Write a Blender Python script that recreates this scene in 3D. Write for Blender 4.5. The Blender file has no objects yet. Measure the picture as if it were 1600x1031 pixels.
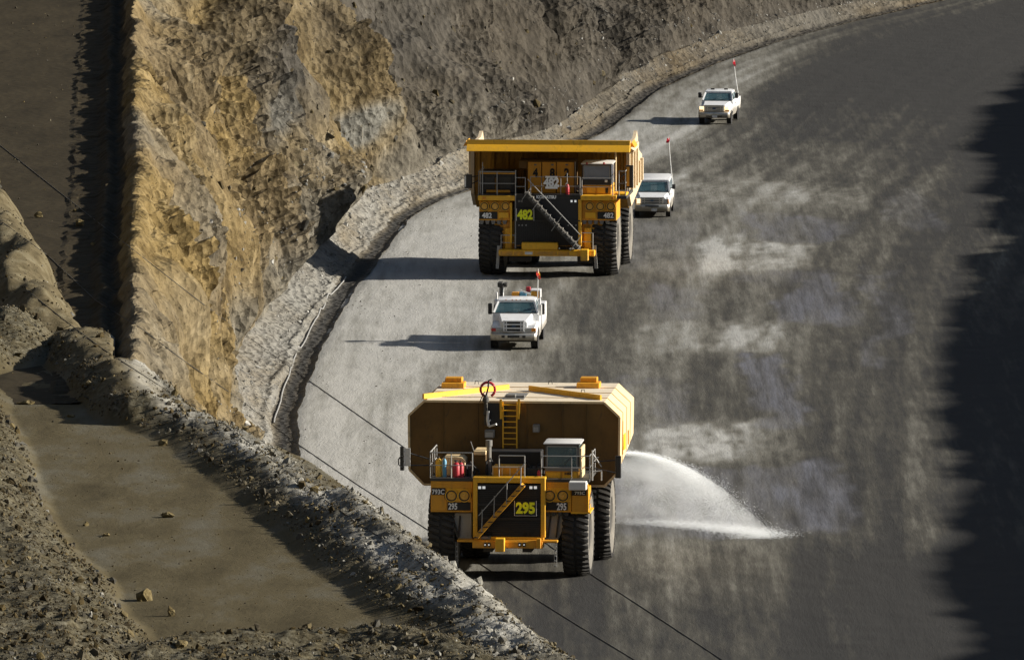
import bpy, bmesh, math, random
import numpy as np
from mathutils import Vector, Matrix, Euler
from mathutils.bvhtree import BVHTree

R = math.radians
rnd = random.Random(7)
scene = bpy.context.scene
col = scene.collection

# ------------------------------------------------------------------ camera, sky, sun, exposure
CAM_H, FPX, PITCH = 54.3, 17300.0, R(5.55)
cam_d = bpy.data.cameras.new("camera")
cam_d.sensor_width = 36.0
cam_d.lens = FPX / 1600 * 36.0
cam_d.clip_start, cam_d.clip_end = 1.0, 60000.0
cam = bpy.data.objects.new("camera", cam_d)
cam.location = (0, 0, CAM_H)
cam.rotation_euler = (math.pi / 2 - PITCH, 0, 0)
col.objects.link(cam)
scene.camera = cam

SUN_EL, SUN_AZ = R(21), R(88)          # azimuth measured from +Y (away from camera) towards +X (right)
world = bpy.data.worlds.new("World")
scene.world = world
world.use_nodes = True
wn = world.node_tree
sky = wn.nodes.new("ShaderNodeTexSky")
sky.sky_type = 'NISHITA'
sky.sun_disc = False
sky.sun_elevation, sky.sun_rotation = SUN_EL, SUN_AZ
bg = wn.nodes["Background"]
bg.inputs[1].default_value = 0.05
wn.links.new(sky.outputs[0], bg.inputs[0])

sun_d = bpy.data.lights.new("sun", 'SUN')
sun_d.energy, sun_d.angle, sun_d.color = 5.0, R(1.0), (1.0, 0.93, 0.82)
sun = bpy.data.objects.new("sun", sun_d)
sdir = Vector((math.cos(SUN_EL) * math.sin(SUN_AZ), math.cos(SUN_EL) * math.cos(SUN_AZ), math.sin(SUN_EL)))
sun.rotation_euler = sdir.to_track_quat('Z', 'Y').to_euler()
sun.location = (120, 520, 80)
col.objects.link(sun)
scene.view_settings.view_transform = 'Standard'
scene.view_settings.look = 'None'
scene.view_settings.exposure = 0.85
scene.view_settings.gamma = 1.0
scene.render.engine = 'CYCLES'
scene.cycles.max_bounces = 6
scene.cycles.volume_bounces = 3
scene.cycles.use_denoising = True
scene.cycles.sample_clamp_indirect = 3.0
scene.cycles.transparent_max_bounces = 24

# ------------------------------------------------------------------ photogrammetry helpers
FW = np.array([0, math.cos(PITCH), -math.sin(PITCH)])
UP = np.array([0, math.sin(PITCH), math.cos(PITCH)])
def ray(px, py):
    return FW * FPX + np.array([1.0, 0, 0]) * (px - 800) - UP * (py - 515.5)
def P(px, py, z=0.0):
    """point of the level z that the survey pixel sees"""
    d = ray(px, py); t = (z - CAM_H) / d[2]
    return np.array([d[0] * t, d[1] * t, z])
def project(X, Y, Z):
    dz = Z - CAM_H
    depth = Y * FW[1] + dz * FW[2]
    u = Y * UP[1] + dz * UP[2]
    return 800 + FPX * X / depth, 515.5 - FPX * u / depth
class Elev:
    """front elevation of a vehicle: origin on the ground under its front axle, local +y runs to its rear"""
    def __init__(s, px, py, yaw):
        s.o = P(px, py); s.yaw = yaw
        s.ax = np.array([math.cos(yaw), math.sin(yaw), 0]); s.ay = np.array([-math.sin(yaw), math.cos(yaw), 0])
    def __call__(s, px, py, d):
        dr = ray(px, py); c = np.array([0, 0, CAM_H])
        t = ((s.o + s.ay * d - c) @ s.ay) / (dr @ s.ay)
        q = c + dr * t - s.o
        return float(q @ s.ax), float(q[2])
    def x(s, px, d, py=700): return s(px, py, d)[0]
    def z(s, py, d): return s(800, py, d)[1]

# ------------------------------------------------------------------ noise
def _hash(ix, iy, iz, seed):
    h = (ix * 374761393 + iy * 668265263 + iz * 2147483647 + seed * 1274126177) & 0xFFFFFFFF
    h = ((h ^ (h >> 13)) * 1274126177) & 0xFFFFFFFF
    h = ((h ^ (h >> 16)) * 2246822519) & 0xFFFFFFFF
    return ((h ^ (h >> 15)) & 0xFFFFFF) / float(0xFFFFFF) * 2 - 1
def vnoise(x, y, z=None, seed=0):
    x = np.asarray(x, float); y = np.asarray(y, float)
    z = np.zeros_like(x) if z is None else np.asarray(z, float)
    x, y, z = np.broadcast_arrays(x, y, z)
    fx, fy, fz = np.floor(x), np.floor(y), np.floor(z)
    ix, iy, iz = fx.astype(np.int64), fy.astype(np.int64), fz.astype(np.int64)
    tx, ty, tz = x - fx, y - fy, z - fz
    tx = tx * tx * (3 - 2 * tx); ty = ty * ty * (3 - 2 * ty); tz = tz * tz * (3 - 2 * tz)
    def L(a, b, t): return a + (b - a) * t
    c = [[[_hash(ix + i, iy + j, iz + k, seed) for k in (0, 1)] for j in (0, 1)] for i in (0, 1)]
    return L(L(L(c[0][0][0], c[1][0][0], tx), L(c[0][1][0], c[1][1][0], tx), ty),
             L(L(c[0][0][1], c[1][0][1], tx), L(c[0][1][1], c[1][1][1], tx), ty), tz)
def fbm(x, y, z=None, octaves=4, seed=0, gain=0.5):
    s = 0; a = 1.0; t = 0
    for o in range(octaves):
        f = 2.03 ** o
        s = s + a * vnoise(x * f + 17.3 * o, y * f - 9.1 * o, None if z is None else z * f + 5.7 * o, seed + o)
        t += a; a *= gain
    return s / t
def ridged(x, y, z=None, octaves=4, seed=0, gain=0.5):
    s = 0; a = 1.0; t = 0
    for o in range(octaves):
        f = 2.03 ** o
        s = s + a * (1 - np.abs(vnoise(x * f + 3.3 * o, y * f, None if z is None else z * f, seed + o)) * 2)
        t += a; a *= gain
    return s / t
def sstep(a, b, x):
    t = np.clip((np.asarray(x, float) - a) / (b - a), 0, 1); return t * t * (3 - 2 * t)

# ------------------------------------------------------------------ materials
def nmat(name):
    m = bpy.data.materials.new(name); m.use_nodes = True
    nt = m.node_tree; b = nt.nodes["Principled BSDF"]
    return m, nt, b
def N(nt, typ, **kw):
    n = nt.nodes.new(typ)
    for k, v in kw.items():
        if k.startswith("i_"):
            key = k[2:]
            n.inputs[int(key) if key.isdigit() else key].default_value = v
        else: setattr(n, k, v)
    return n
def coords(nt, scale=(1, 1, 1), kind='Object'):
    t = N(nt, "ShaderNodeTexCoord"); mp = N(nt, "ShaderNodeMapping")
    mp.inputs["Scale"].default_value = scale
    nt.links.new(t.outputs[kind], mp.inputs[0]); return mp.outputs[0]
def noise(nt, vec, scale, detail=6, rough=0.55, dist=0.0):
    n = N(nt, "ShaderNodeTexNoise"); n.inputs["Scale"].default_value = scale
    n.inputs["Detail"].default_value = detail; n.inputs["Roughness"].default_value = rough
    n.inputs["Distortion"].default_value = dist
    nt.links.new(vec, n.inputs["Vector"]); return n.outputs["Fac"]
def ramp(nt, fac, stops):
    r = N(nt, "ShaderNodeValToRGB"); e = r.color_ramp.elements
    while len(e) < len(stops): e.new(0.5)
    for i, (p, c) in enumerate(stops):
        e[i].position = p
        e[i].color = (c, c, c, 1) if not hasattr(c, "__len__") else (*c, 1)
    nt.links.new(fac, r.inputs[0]); return r.outputs[0]
def mix(nt, fac, a, b):
    m = N(nt, "ShaderNodeMix", data_type='RGBA')
    for sock, v in ((m.inputs[0], fac), (m.inputs[6], a), (m.inputs[7], b)):
        if hasattr(v, "is_linked") or isinstance(v, bpy.types.NodeSocket): nt.links.new(v, sock)
        else: sock.default_value = (*v, 1) if hasattr(v, "__len__") else v
    return m.outputs[2]
def bump(nt, b, height, strength=0.5, dist=0.1, prev=None):
    n = N(nt, "ShaderNodeBump"); n.inputs["Strength"].default_value = strength; n.inputs["Distance"].default_value = dist
    nt.links.new(height, n.inputs["Height"])
    if prev is not None: nt.links.new(prev, n.inputs["Normal"])
    nt.links.new(n.outputs[0], b.inputs["Normal"]); return n.outputs[0]
def attr(nt, name):
    a = N(nt, "ShaderNodeAttribute", attribute_name=name); return a.outputs["Fac"]

def paint(name, c, dust=(0.22, 0.17, 0.11), amount=0.35, rough=0.45, scale=1.2, metal=0.0, streak=True, mud=None):
    m, nt, b = nmat(name)
    v = coords(nt); f1 = noise(nt, v, scale, 8, 0.65)
    f2 = noise(nt, coords(nt, (2.5, 2.5, 0.35)), 1.6, 5, 0.6)
    k = ramp(nt, f1, [(0.35, 0.0), (0.75, 1.0)])
    k2 = ramp(nt, f2, [(0.45, 0.0), (0.72, 1.0)])
    mm = N(nt, "ShaderNodeMath", operation='MAXIMUM'); nt.links.new(k, mm.inputs[0]); nt.links.new(k2, mm.inputs[1])
    m2 = N(nt, "ShaderNodeMath", operation='MULTIPLY'); nt.links.new(mm.outputs[0] if streak else k, m2.inputs[0]); m2.inputs[1].default_value = amount
    base = mix(nt, m2.outputs[0], c, dust)
    f3 = noise(nt, coords(nt, (1.3, 1.3, .6)), 2.7, 9, 0.7, .6)
    base = mix(nt, ramp(nt, f3, [(.56, 0.0), (.72, min(.75, amount * 1.1))]), base, (.035, .024, .013) if max(c) > .15 else tuple(x * 1.8 for x in c))
    if mud:                                  # splashes and dust thrown up from the road, thickest near the ground
        tc = N(nt, "ShaderNodeTexCoord"); sp = N(nt, "ShaderNodeSeparateXYZ"); nt.links.new(tc.outputs["Object"], sp.inputs[0])
        mz = N(nt, "ShaderNodeMapRange"); mz.inputs["From Min"].default_value = mud[0]; mz.inputs["From Max"].default_value = mud[1]; mz.inputs["To Min"].default_value = 1; mz.inputs["To Max"].default_value = 0
        nt.links.new(sp.outputs[2], mz.inputs[0])
        ad = N(nt, "ShaderNodeMath", operation='ADD'); nt.links.new(mz.outputs[0], ad.inputs[0]); nt.links.new(noise(nt, v, 3.5, 7, .7), ad.inputs[1])
        base = mix(nt, ramp(nt, ad.outputs[0], [(.62, 0.0), (1.25, .85)]), base, mud[2])
    nt.links.new(base, b.inputs["Base Color"])
    r = N(nt, "ShaderNodeMapRange"); r.inputs["To Min"].default_value = rough; r.inputs["To Max"].default_value = min(1, rough + 0.4)
    nt.links.new(m2.outputs[0], r.inputs[0]); nt.links.new(r.outputs[0], b.inputs["Roughness"])
    b.inputs["Metallic"].default_value = metal
    bump(nt, b, noise(nt, v, 14, 3), 0.08, 0.02)
    return m
M = {}
M['yellow'] = paint("yellow_paint", (0.72, 0.33, 0.010), (0.26, 0.15, 0.05), 0.42, mud=(.2, 1.7, (.22, .15, .07)))
M['bright_yellow'] = paint("bright_yellow_paint", (0.86, 0.45, 0.012), (0.34, 0.22, 0.07), 0.32, mud=(.2, 1.5, (.25, .18, .09)))
M['tank'] = paint("faded_tank_paint", (0.72, 0.53, 0.27), (0.60, 0.50, 0.34), 0.6, 0.55, 0.5)
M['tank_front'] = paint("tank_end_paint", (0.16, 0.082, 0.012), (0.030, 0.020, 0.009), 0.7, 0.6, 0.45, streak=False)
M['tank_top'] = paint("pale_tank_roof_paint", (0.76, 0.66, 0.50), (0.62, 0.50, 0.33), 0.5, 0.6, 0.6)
M['body_in'] = paint("dump_body_paint", (0.40, 0.20, 0.012), (0.04, 0.03, 0.02), 0.85, 0.6, 0.4)
M['body_side'] = paint("dusty_body_side", (0.60, 0.46, 0.28), (0.45, 0.40, 0.32), 0.6, 0.7, 0.7)
M['black'] = paint("black_paint", (0.012, 0.012, 0.014), (0.06, 0.055, 0.045), 0.35, 0.5)
M['grille'] = paint("grille_black", (0.014, 0.014, 0.016), (0.035, 0.033, 0.03), 0.6, 0.55, 0.7)
M['dark'] = paint("dark_steel", (0.03, 0.03, 0.03), (0.10, 0.085, 0.06), 0.5, 0.6)
M['grey'] = paint("grey_steel", (0.16, 0.16, 0.155), (0.22, 0.19, 0.14), 0.6, 0.55)
M['pale_grey'] = paint('pale_grey_steel', (0.34, 0.34, 0.32), (0.26, 0.23, 0.18), 0.5, 0.6)
M['rail'] = paint("galvanised_rail", (0.34, 0.34, 0.33), (0.2, 0.18, 0.14), 0.4, 0.45)
M['white'] = paint("white_car_paint", (0.80, 0.81, 0.82), (0.42, 0.38, 0.30), 0.34, 0.3, 1.6, mud=(.3, 1.15, (.26, .23, .18)))
M['offwhite'] = paint("off_white_panel", (0.68, 0.68, 0.66), (0.4, 0.36, 0.3), 0.35, 0.45)
M['chrome'] = paint("dull_chrome", (0.62, 0.60, 0.54), (0.3, 0.26, 0.2), 0.5, 0.25, 1.5, 0.6, mud=(.25, .8, (.22, .19, .14)))
M['red'] = paint("red_paint", (0.45, 0.015, 0.03), (0.2, 0.1, 0.08), 0.3)
M['orange'] = paint("orange_paint", (0.80, 0.33, 0.01), (0.3, 0.2, 0.1), 0.3)
M['blue'] = paint("blue_paint", (0.10, 0.34, 0.52), (0.2, 0.2, 0.18), 0.3)
M['hivis'] = paint("hi_vis_yellow", (0.93, 1.0, 0.015), (0.7, 0.8, 0.05), 0.1, 0.5)
M['decal_white'] = paint("white_lettering", (0.85, 0.85, 0.83), (0.6, 0.58, 0.5), 0.15, 0.5)
M['decal_black'] = paint("black_lettering", (0.01, 0.01, 0.01), (0.03, 0.025, 0.02), 0.2, 0.6)
M['skin'] = paint("skin", (0.42, 0.24, 0.16), (0.3, 0.17, 0.11), 0.2, 0.6)
M['cloth_blue'] = paint("navy_shirt", (0.05, 0.09, 0.16), (0.1, 0.1, 0.1), 0.2, 0.9)
M['rim'] = paint("wheel_rim_paint", (0.42, 0.30, 0.12), (0.26, 0.22, 0.16), 0.7, 0.6)
M['amber'] = paint("amber_lens", (0.75, 0.27, 0.02), (0.4, 0.15, 0.02), 0.3, 0.25)
M['red_lens'] = paint("red_lens", (0.45, 0.02, 0.02), (0.2, 0.02, 0.02), 0.3, 0.25)
def lens_mat(name, c, e):
    m, nt, b = nmat(name)
    f = noise(nt, coords(nt), 30, 2); nt.links.new(mix(nt, f, c, tuple(x * .7 for x in c)), b.inputs["Base Color"])
    b.inputs["Roughness"].default_value = 0.15
    b.inputs["Emission Color"].default_value = (*c, 1); b.inputs["Emission Strength"].default_value = e
    return m
M['lens'] = lens_mat("lamp_lens_amber", (0.85, 0.45, 0.06), 0.0)
M['lens_clear'] = lens_mat("lamp_lens_clear", (0.42, 0.42, 0.40), 0.0)
M['lens_lit'] = lens_mat("lamp_lens_lit", (1.0, 0.74, 0.42), 0.9)
M['lens_white'] = lens_mat("small_lamp_white", (0.9, 0.92, 0.9), 0.25)
def glass_mat(name, c, a=0.6):
    m, nt, b = nmat(name)
    f = noise(nt, coords(nt), 1.5, 4)
    nt.links.new(mix(nt, f, c, tuple(x * 2.2 + .01 for x in c)), b.inputs["Base Color"])
    b.inputs["Roughness"].default_value = 0.06; b.inputs["Alpha"].default_value = a
    b.inputs["Specular IOR Level"].default_value = 0.8
    return m
M['glass'] = glass_mat("windscreen_glass", (0.05, 0.10, 0.115), 0.55)  # teal sky reflection put into the base colour
M['glass_hazy'] = glass_mat("hazy_windscreen_glass", (0.10, 0.12, 0.16), 0.8)
M['glass_dark'] = glass_mat("dark_glass", (0.008, 0.016, 0.018), 0.9)
m, nt, b = nmat("tyre_rubber")
v = coords(nt); f = ramp(nt, noise(nt, v, 2.2, 7, 0.65), [(0.3, 0.0), (0.7, 1.0)])
nt.links.new(mix(nt, f, (0.018, 0.018, 0.018), (0.05, 0.046, 0.04)), b.inputs["Base Color"]); b.inputs["Roughness"].default_value = 0.85
bump(nt, b, noise(nt, v, 20, 4), 0.3, 0.02); M['tyre'] = m
m, nt, b = nmat("dusty_tyre_side")
v = coords(nt); f = ramp(nt, noise(nt, v, 1.6, 7, 0.65), [(0.3, 0.0), (0.7, 1.0)])
nt.links.new(mix(nt, f, (0.10, 0.095, 0.085), (0.22, 0.20, 0.165)), b.inputs["Base Color"]); b.inputs["Roughness"].default_value = 0.9
bump(nt, b, noise(nt, v, 12, 4), 0.3, 0.03); M['tyre_side'] = m
def flag_mat(name, c1, c2):
    m, nt, b = nmat(name)
    nt.links.new(mix(nt, ramp(nt, noise(nt, coords(nt), 2.5, 2), [(0.5, 0.0), (0.58, 1.0)]), c1, c2), b.inputs["Base Color"])
    b.inputs["Roughness"].default_value = 0.8
    return m
M['flag_red'] = flag_mat("red_flag_cloth", (0.75, 0.01, 0.03), (0.55, 0.01, 0.03))
M['flag_mix'] = flag_mat("red_yellow_flag_cloth", (0.85, 0.06, 0.03), (0.95, 0.55, 0.03))

# ------------------------------------------------------------------ object helpers
def tag(o, label=None, cat=None, group=None, kind=None):
    for k, v in (("label", label), ("category", cat), ("group", group), ("kind", kind)):
        if v: o[k] = v
    return o
def empty(name, loc, yaw=0.0, parent=None):
    o = bpy.data.objects.new(name, None); o.empty_display_size = 0.5
    o.location = loc; o.rotation_euler = (0, 0, yaw); o.parent = parent
    col.objects.link(o); return o
def link_mesh(name, me, mat, parent=None, loc=(0, 0, 0)):
    o = bpy.data.objects.new(name, me)
    for m_ in (mat if isinstance(mat, (list, tuple)) else [mat]):
        if len(me.materials) < (len(mat) if isinstance(mat, (list, tuple)) else 1): me.materials.append(m_)
    o.location = loc; o.parent = parent; col.objects.link(o); return o
def grid_mesh(name, V, nr, nc, mat, attrs=None, smooth=True, parent=None):
    """V: (nr*nc,3) vertices, row-major"""
    me = bpy.data.meshes.new(name)
    idx = np.arange(nr * nc).reshape(nr, nc)
    q = np.stack([idx[:-1, :-1], idx[:-1, 1:], idx[1:, 1:], idx[1:, :-1]], -1).reshape(-1, 4)
    me.vertices.add(len(V)); me.vertices.foreach_set("co", np.ascontiguousarray(V, np.float32).ravel())
    me.loops.add(q.size); me.loops.foreach_set("vertex_index", q.astype(np.int32).ravel())
    me.polygons.add(len(q)); me.polygons.foreach_set("loop_start", np.arange(0, q.size, 4, dtype=np.int32))
    me.update(calc_edges=True)
    me.polygons.foreach_set("use_smooth", np.full(len(q), smooth))
    for k, a in (attrs or {}).items():
        at = me.attributes.new(k, 'FLOAT', 'POINT'); at.data.foreach_set("value", np.ascontiguousarray(a, np.float32).ravel())
    me.validate()
    return link_mesh(name, me, mat, parent)
def tri_mesh(name, V, F, mat, attrs=None, smooth=False, parent=None):
    me = bpy.data.meshes.new(name)
    me.vertices.add(len(V)); me.vertices.foreach_set("co", np.ascontiguousarray(V, np.float32).ravel())
    me.loops.add(F.size); me.loops.foreach_set("vertex_index", F.astype(np.int32).ravel())
    me.polygons.add(len(F)); me.polygons.foreach_set("loop_start", np.arange(0, F.size, 3, dtype=np.int32))
    me.update(calc_edges=True)
    me.polygons.foreach_set("use_smooth", np.full(len(F), smooth))
    for k, a in (attrs or {}).items():
        at = me.attributes.new(k, 'FLOAT', 'POINT'); at.data.foreach_set("value", np.ascontiguousarray(a, np.float32).ravel())
    return link_mesh(name, me, mat, parent)

class MB:
    """collects boxes, prisms, tubes and turned shapes, then links them as one mesh"""
    def __init__(s): s.v = []; s.f = []; s.mi = []; s.cur = 0; s.cuts = []
    def add(s, vs, fs):
        b0 = len(s.v); s.cuts.append((b0, len(s.f))); s.v += [tuple(map(float, p)) for p in vs]
        s.f += [[i + b0 for i in f] for f in fs]; s.mi += [s.cur] * len(fs); return s
    def box(s, x0, x1, y0, y1, z0, z1, M4=None):
        if x0 > x1: x0, x1 = x1, x0
        if y0 > y1: y0, y1 = y1, y0
        if z0 > z1: z0, z1 = z1, z0
        vs = [(x, y, z) for z in (z0, z1) for y in (y0, y1) for x in (x0, x1)]
        if M4 is not None: vs = [M4 @ Vector(p) for p in vs]
        return s.add(vs, [(0, 2, 3, 1), (4, 5, 7, 6), (0, 1, 5, 4), (2, 6, 7, 3), (0, 4, 6, 2), (1, 3, 7, 5)])
    def beam(s, p, q, w, h, up=(0, 0, 1)):
        """box beam from p to q, width w across, height h"""
        p, q = Vector(p), Vector(q); d = (q - p).normalized(); u = Vector(up)
        r = d.cross(u)
        if r.length < 1e-4: r = d.cross(Vector((0, 1, 0)))
        r.normalize(); u = r.cross(d)
        vs = [c + r * a * w / 2 + u * b_ * h / 2 for c in (p, q) for a, b_ in ((-1, -1), (1, -1), (1, 1), (-1, 1))]
        return s.add(vs, [(0, 1, 2, 3), (7, 6, 5, 4), (0, 4, 5, 1), (1, 5, 6, 2), (2, 6, 7, 3), (3, 7, 4, 0)])
    def prism(s, pts, a0, a1, axis='y'):
        """pts in the plane across axis: y -> (x,z), x -> (y,z), z -> (x,y)"""
        n = len(pts)
        def mk(p, a): return {'y': (p[0], a, p[1]), 'x': (a, p[0], p[1]), 'z': (p[0], p[1], a)}[axis]
        vs = [mk(p, a0) for p in pts] + [mk(p, a1) for p in pts]
        return s.add(vs, [list(range(n)), list(range(2 * n - 1, n - 1, -1))] + [(i, (i + 1) % n, n + (i + 1) % n, n + i) for i in range(n)])
    def loft(s, rings, cap=True):
        n = len(rings[0]); vs = [p for r in rings for p in r]; fs = []
        for k in range(len(rings) - 1):
            for i in range(n):
                j = (i + 1) % n; fs.append((k * n + i, k * n + j, (k + 1) * n + j, (k + 1) * n + i))
        if cap: fs += [list(range(n - 1, -1, -1)), list(range((len(rings) - 1) * n, len(rings) * n))]
        return s.add(vs, fs)
    def tube(s, pts, r, n=6):
        pts = [Vector(p) for p in pts]; rings = []
        for i, p in enumerate(pts):
            a = pts[max(0, i - 1)]; b_ = pts[min(len(pts) - 1, i + 1)]; d = (b_ - a).normalized()
            u = Vector((0, 0, 1)) if abs(d.z) < 0.9 else Vector((0, 1, 0))
            e1 = d.cross(u).normalized(); e2 = e1.cross(d)
            rings.append([p + (e1 * math.cos(t) + e2 * math.sin(t)) * (r[i] if hasattr(r, "__len__") else r) for t in (2 * math.pi * k / n for k in range(n))])
        return s.loft(rings)
    def cyl(s, p, q, r, n=16, r2=None): return s.tube([p, q], [r, r if r2 is None else r2], n)
    def lathe(s, prof, c, axis='x', n=32, caps=True):
        """prof: (along axis, radius)"""
        rings = []
        for a, r in prof:
            ring = []
            for k in range(n):
                t = 2 * math.pi * k / n; u, w = r * math.cos(t), r * math.sin(t)
                ring.append({'x': (c[0] + a, c[1] + u, c[2] + w), 'y': (c[0] + u, c[1] + a, c[2] + w), 'z': (c[0] + u, c[1] + w, c[2] + a)}[axis])
            rings.append(ring)
        return s.loft(rings, caps)
    def mesh(s, name, bev=0.0, smooth=35):
        me = bpy.data.meshes.new(name); me.from_pydata(s.v, [], s.f); me.polygons.foreach_set("material_index", s.mi)
        bm = bmesh.new(); bm.from_mesh(me)
        bmesh.ops.recalc_face_normals(bm, faces=bm.faces)
        if bev:
            es = [e for e in bm.edges if len(e.link_faces) == 2 and e.calc_face_angle(0) > R(40)]
            bmesh.ops.bevel(bm, geom=es, offset=bev, segments=1, affect='EDGES', clamp_overlap=True)
        bm.to_mesh(me); bm.free()
        me.polygons.foreach_set("use_smooth", [True] * len(me.polygons)); me.set_sharp_from_angle(angle=R(smooth))
        return me
    def build(s, name, mat, parent=None, bev=0.0, label=None, smooth=35):
        o = link_mesh(name, s.mesh(name, bev, smooth), mat, parent)
        if label: o["label"] = label
        return o

def build_each(mb, name, mat, parent, bev=0.0):
    """one object for every piece that was added"""
    cuts = mb.cuts + [(len(mb.v), len(mb.f))]; out = []
    for (v0, f0), (v1, f1) in zip(cuts[:-1], cuts[1:]):
        t = MB(); t.add(mb.v[v0:v1], [[i - v0 for i in f] for f in mb.f[f0:f1]]); out.append(t.build(name, mat, parent, bev))
    return out

def copy_tree(o, parent=None):
    c = o.copy(); col.objects.link(c); c.parent = parent
    for ch in o.children: copy_tree(ch, c)
    return c

def lettering(txt, x0, x1, z0, z1, y, mat, parent, name="lettering", bold=0.0, shear=0.0, spacing=1.0, depth=0.012):
    cu = bpy.data.curves.new(name, 'FONT'); cu.body = txt; cu.offset = bold; cu.shear = shear; cu.space_character = spacing
    cu.extrude = 0.01; cu.resolution_u = 3
    t = bpy.data.objects.new(name, cu); col.objects.link(t)
    dg = bpy.context.evaluated_depsgraph_get()
    me = bpy.data.meshes.new_from_object(t.evaluated_get(dg)); bpy.data.objects.remove(t); bpy.data.curves.remove(cu)
    me.name = name
    n = len(me.vertices); c = np.empty(n * 3, np.float32); me.vertices.foreach_get("co", c); c = c.reshape(-1, 3)
    lo, hi = c.min(0), c.max(0)
    o3 = np.empty_like(c)
    o3[:, 0] = x0 + (c[:, 0] - lo[0]) / (hi[0] - lo[0]) * (x1 - x0)
    o3[:, 2] = z0 + (c[:, 1] - lo[1]) / (hi[1] - lo[1]) * (z1 - z0)
    o3[:, 1] = y - (c[:, 2] - lo[2]) / (hi[2] - lo[2]) * depth
    me.vertices.foreach_set("co", o3.ravel()); me.materials.clear(); me.update()
    return link_mesh(name, me, mat, parent)

def make_wheel(parent, x, y, r, w, rim_r, side, lugs=40, name="wheel", lug_h=None, sidewall=None, haul=True):
    """wheel with tread blocks; side=+1 puts the rim dish on the +x face"""
    e = empty(name, (x, y, r), 0, parent)
    t = MB(); hw = w / 2; lh = lug_h or r * 0.045; ri = r - lh
    t.cur = 0
    t.lathe([(-hw * .80, ri * .80), (-hw * .92, ri * .93), (-hw * .72, ri * .995), (0, ri), (hw * .72, ri * .995), (hw * .92, ri * .93), (hw * .80, ri * .80)], (0, 0, 0), 'x', 48, True)
    for sgn in (-1, 1):
        for k in range(lugs):
            a = 2 * math.pi * (k + (0.5 if sgn > 0 else 0)) / lugs
            da = math.pi / lugs * 0.62; sk = 0.10 * sgn
            def pt(xx, rr, aa): return (xx, rr * math.cos(aa), rr * math.sin(aa))
            sec = []
            for xx, rr, rl, off in ((sgn * hw * .10, ri * .97, r, -sk * .6), (sgn * hw * .70, ri * .97, r * .997, 0.0), (sgn * hw * .99, ri * .90, r * .962, sk * .25)):
                sec.append([pt(xx, rr, a + off - da), pt(xx, rr, a + off + da), pt(xx, rl, a + off + da * .8), pt(xx, rl, a + off - da * .8)])
            t.loft(sec)
    t.build("tyre", M['tyre'], e)
    sd = MB()
    for sgn in (-1, 1):
        sd.lathe([(sgn * hw * .70, rim_r * .97), (sgn * hw * .90, rim_r * 1.08), (sgn * hw * .985, ri * .78), (sgn * hw * .955, ri * .915), (sgn * hw * .88, ri * .93)], (0, 0, 0), 'x', 48, False)
    sd.build("sidewall", sidewall or M['tyre_side'], e)
    rm = MB()
    s = side
    rm.lathe([(s * hw * .72, rim_r), (s * hw * .66, rim_r * .9), (s * hw * .20, rim_r * .80), (s * hw * .15, rim_r * .45), (s * hw * .55, rim_r * .40), (s * hw * .60, rim_r * .15), (s * hw * .6, 0.01)], (0, 0, 0), 'x', 32, False)
    rm.lathe([(-s * hw * .6, rim_r), (-s * hw * .5, 0.01)], (0, 0, 0), 'x', 32, False)
    rm.build("rim", M['rim'] if haul else M['chrome'], e)
    return e

def rails(mb, pts, h, r=0.028, mid=True, posts=True, spacing=1.1):
    """handrail along a polyline of deck points"""
    pts = [Vector(p) for p in pts]; up = Vector((0, 0, h))
    mb.tube([p + up for p in pts], r)
    if mid: mb.tube([p + up * .5 for p in pts], r * .8)
    if posts:
        for a, b_ in zip(pts[:-1], pts[1:]):
            n = max(1, round((b_ - a).length / spacing))
            for k in range(n + 1): p = a.lerp(b_, k / n); mb.cyl(p, p + up, r, 6)

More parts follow.
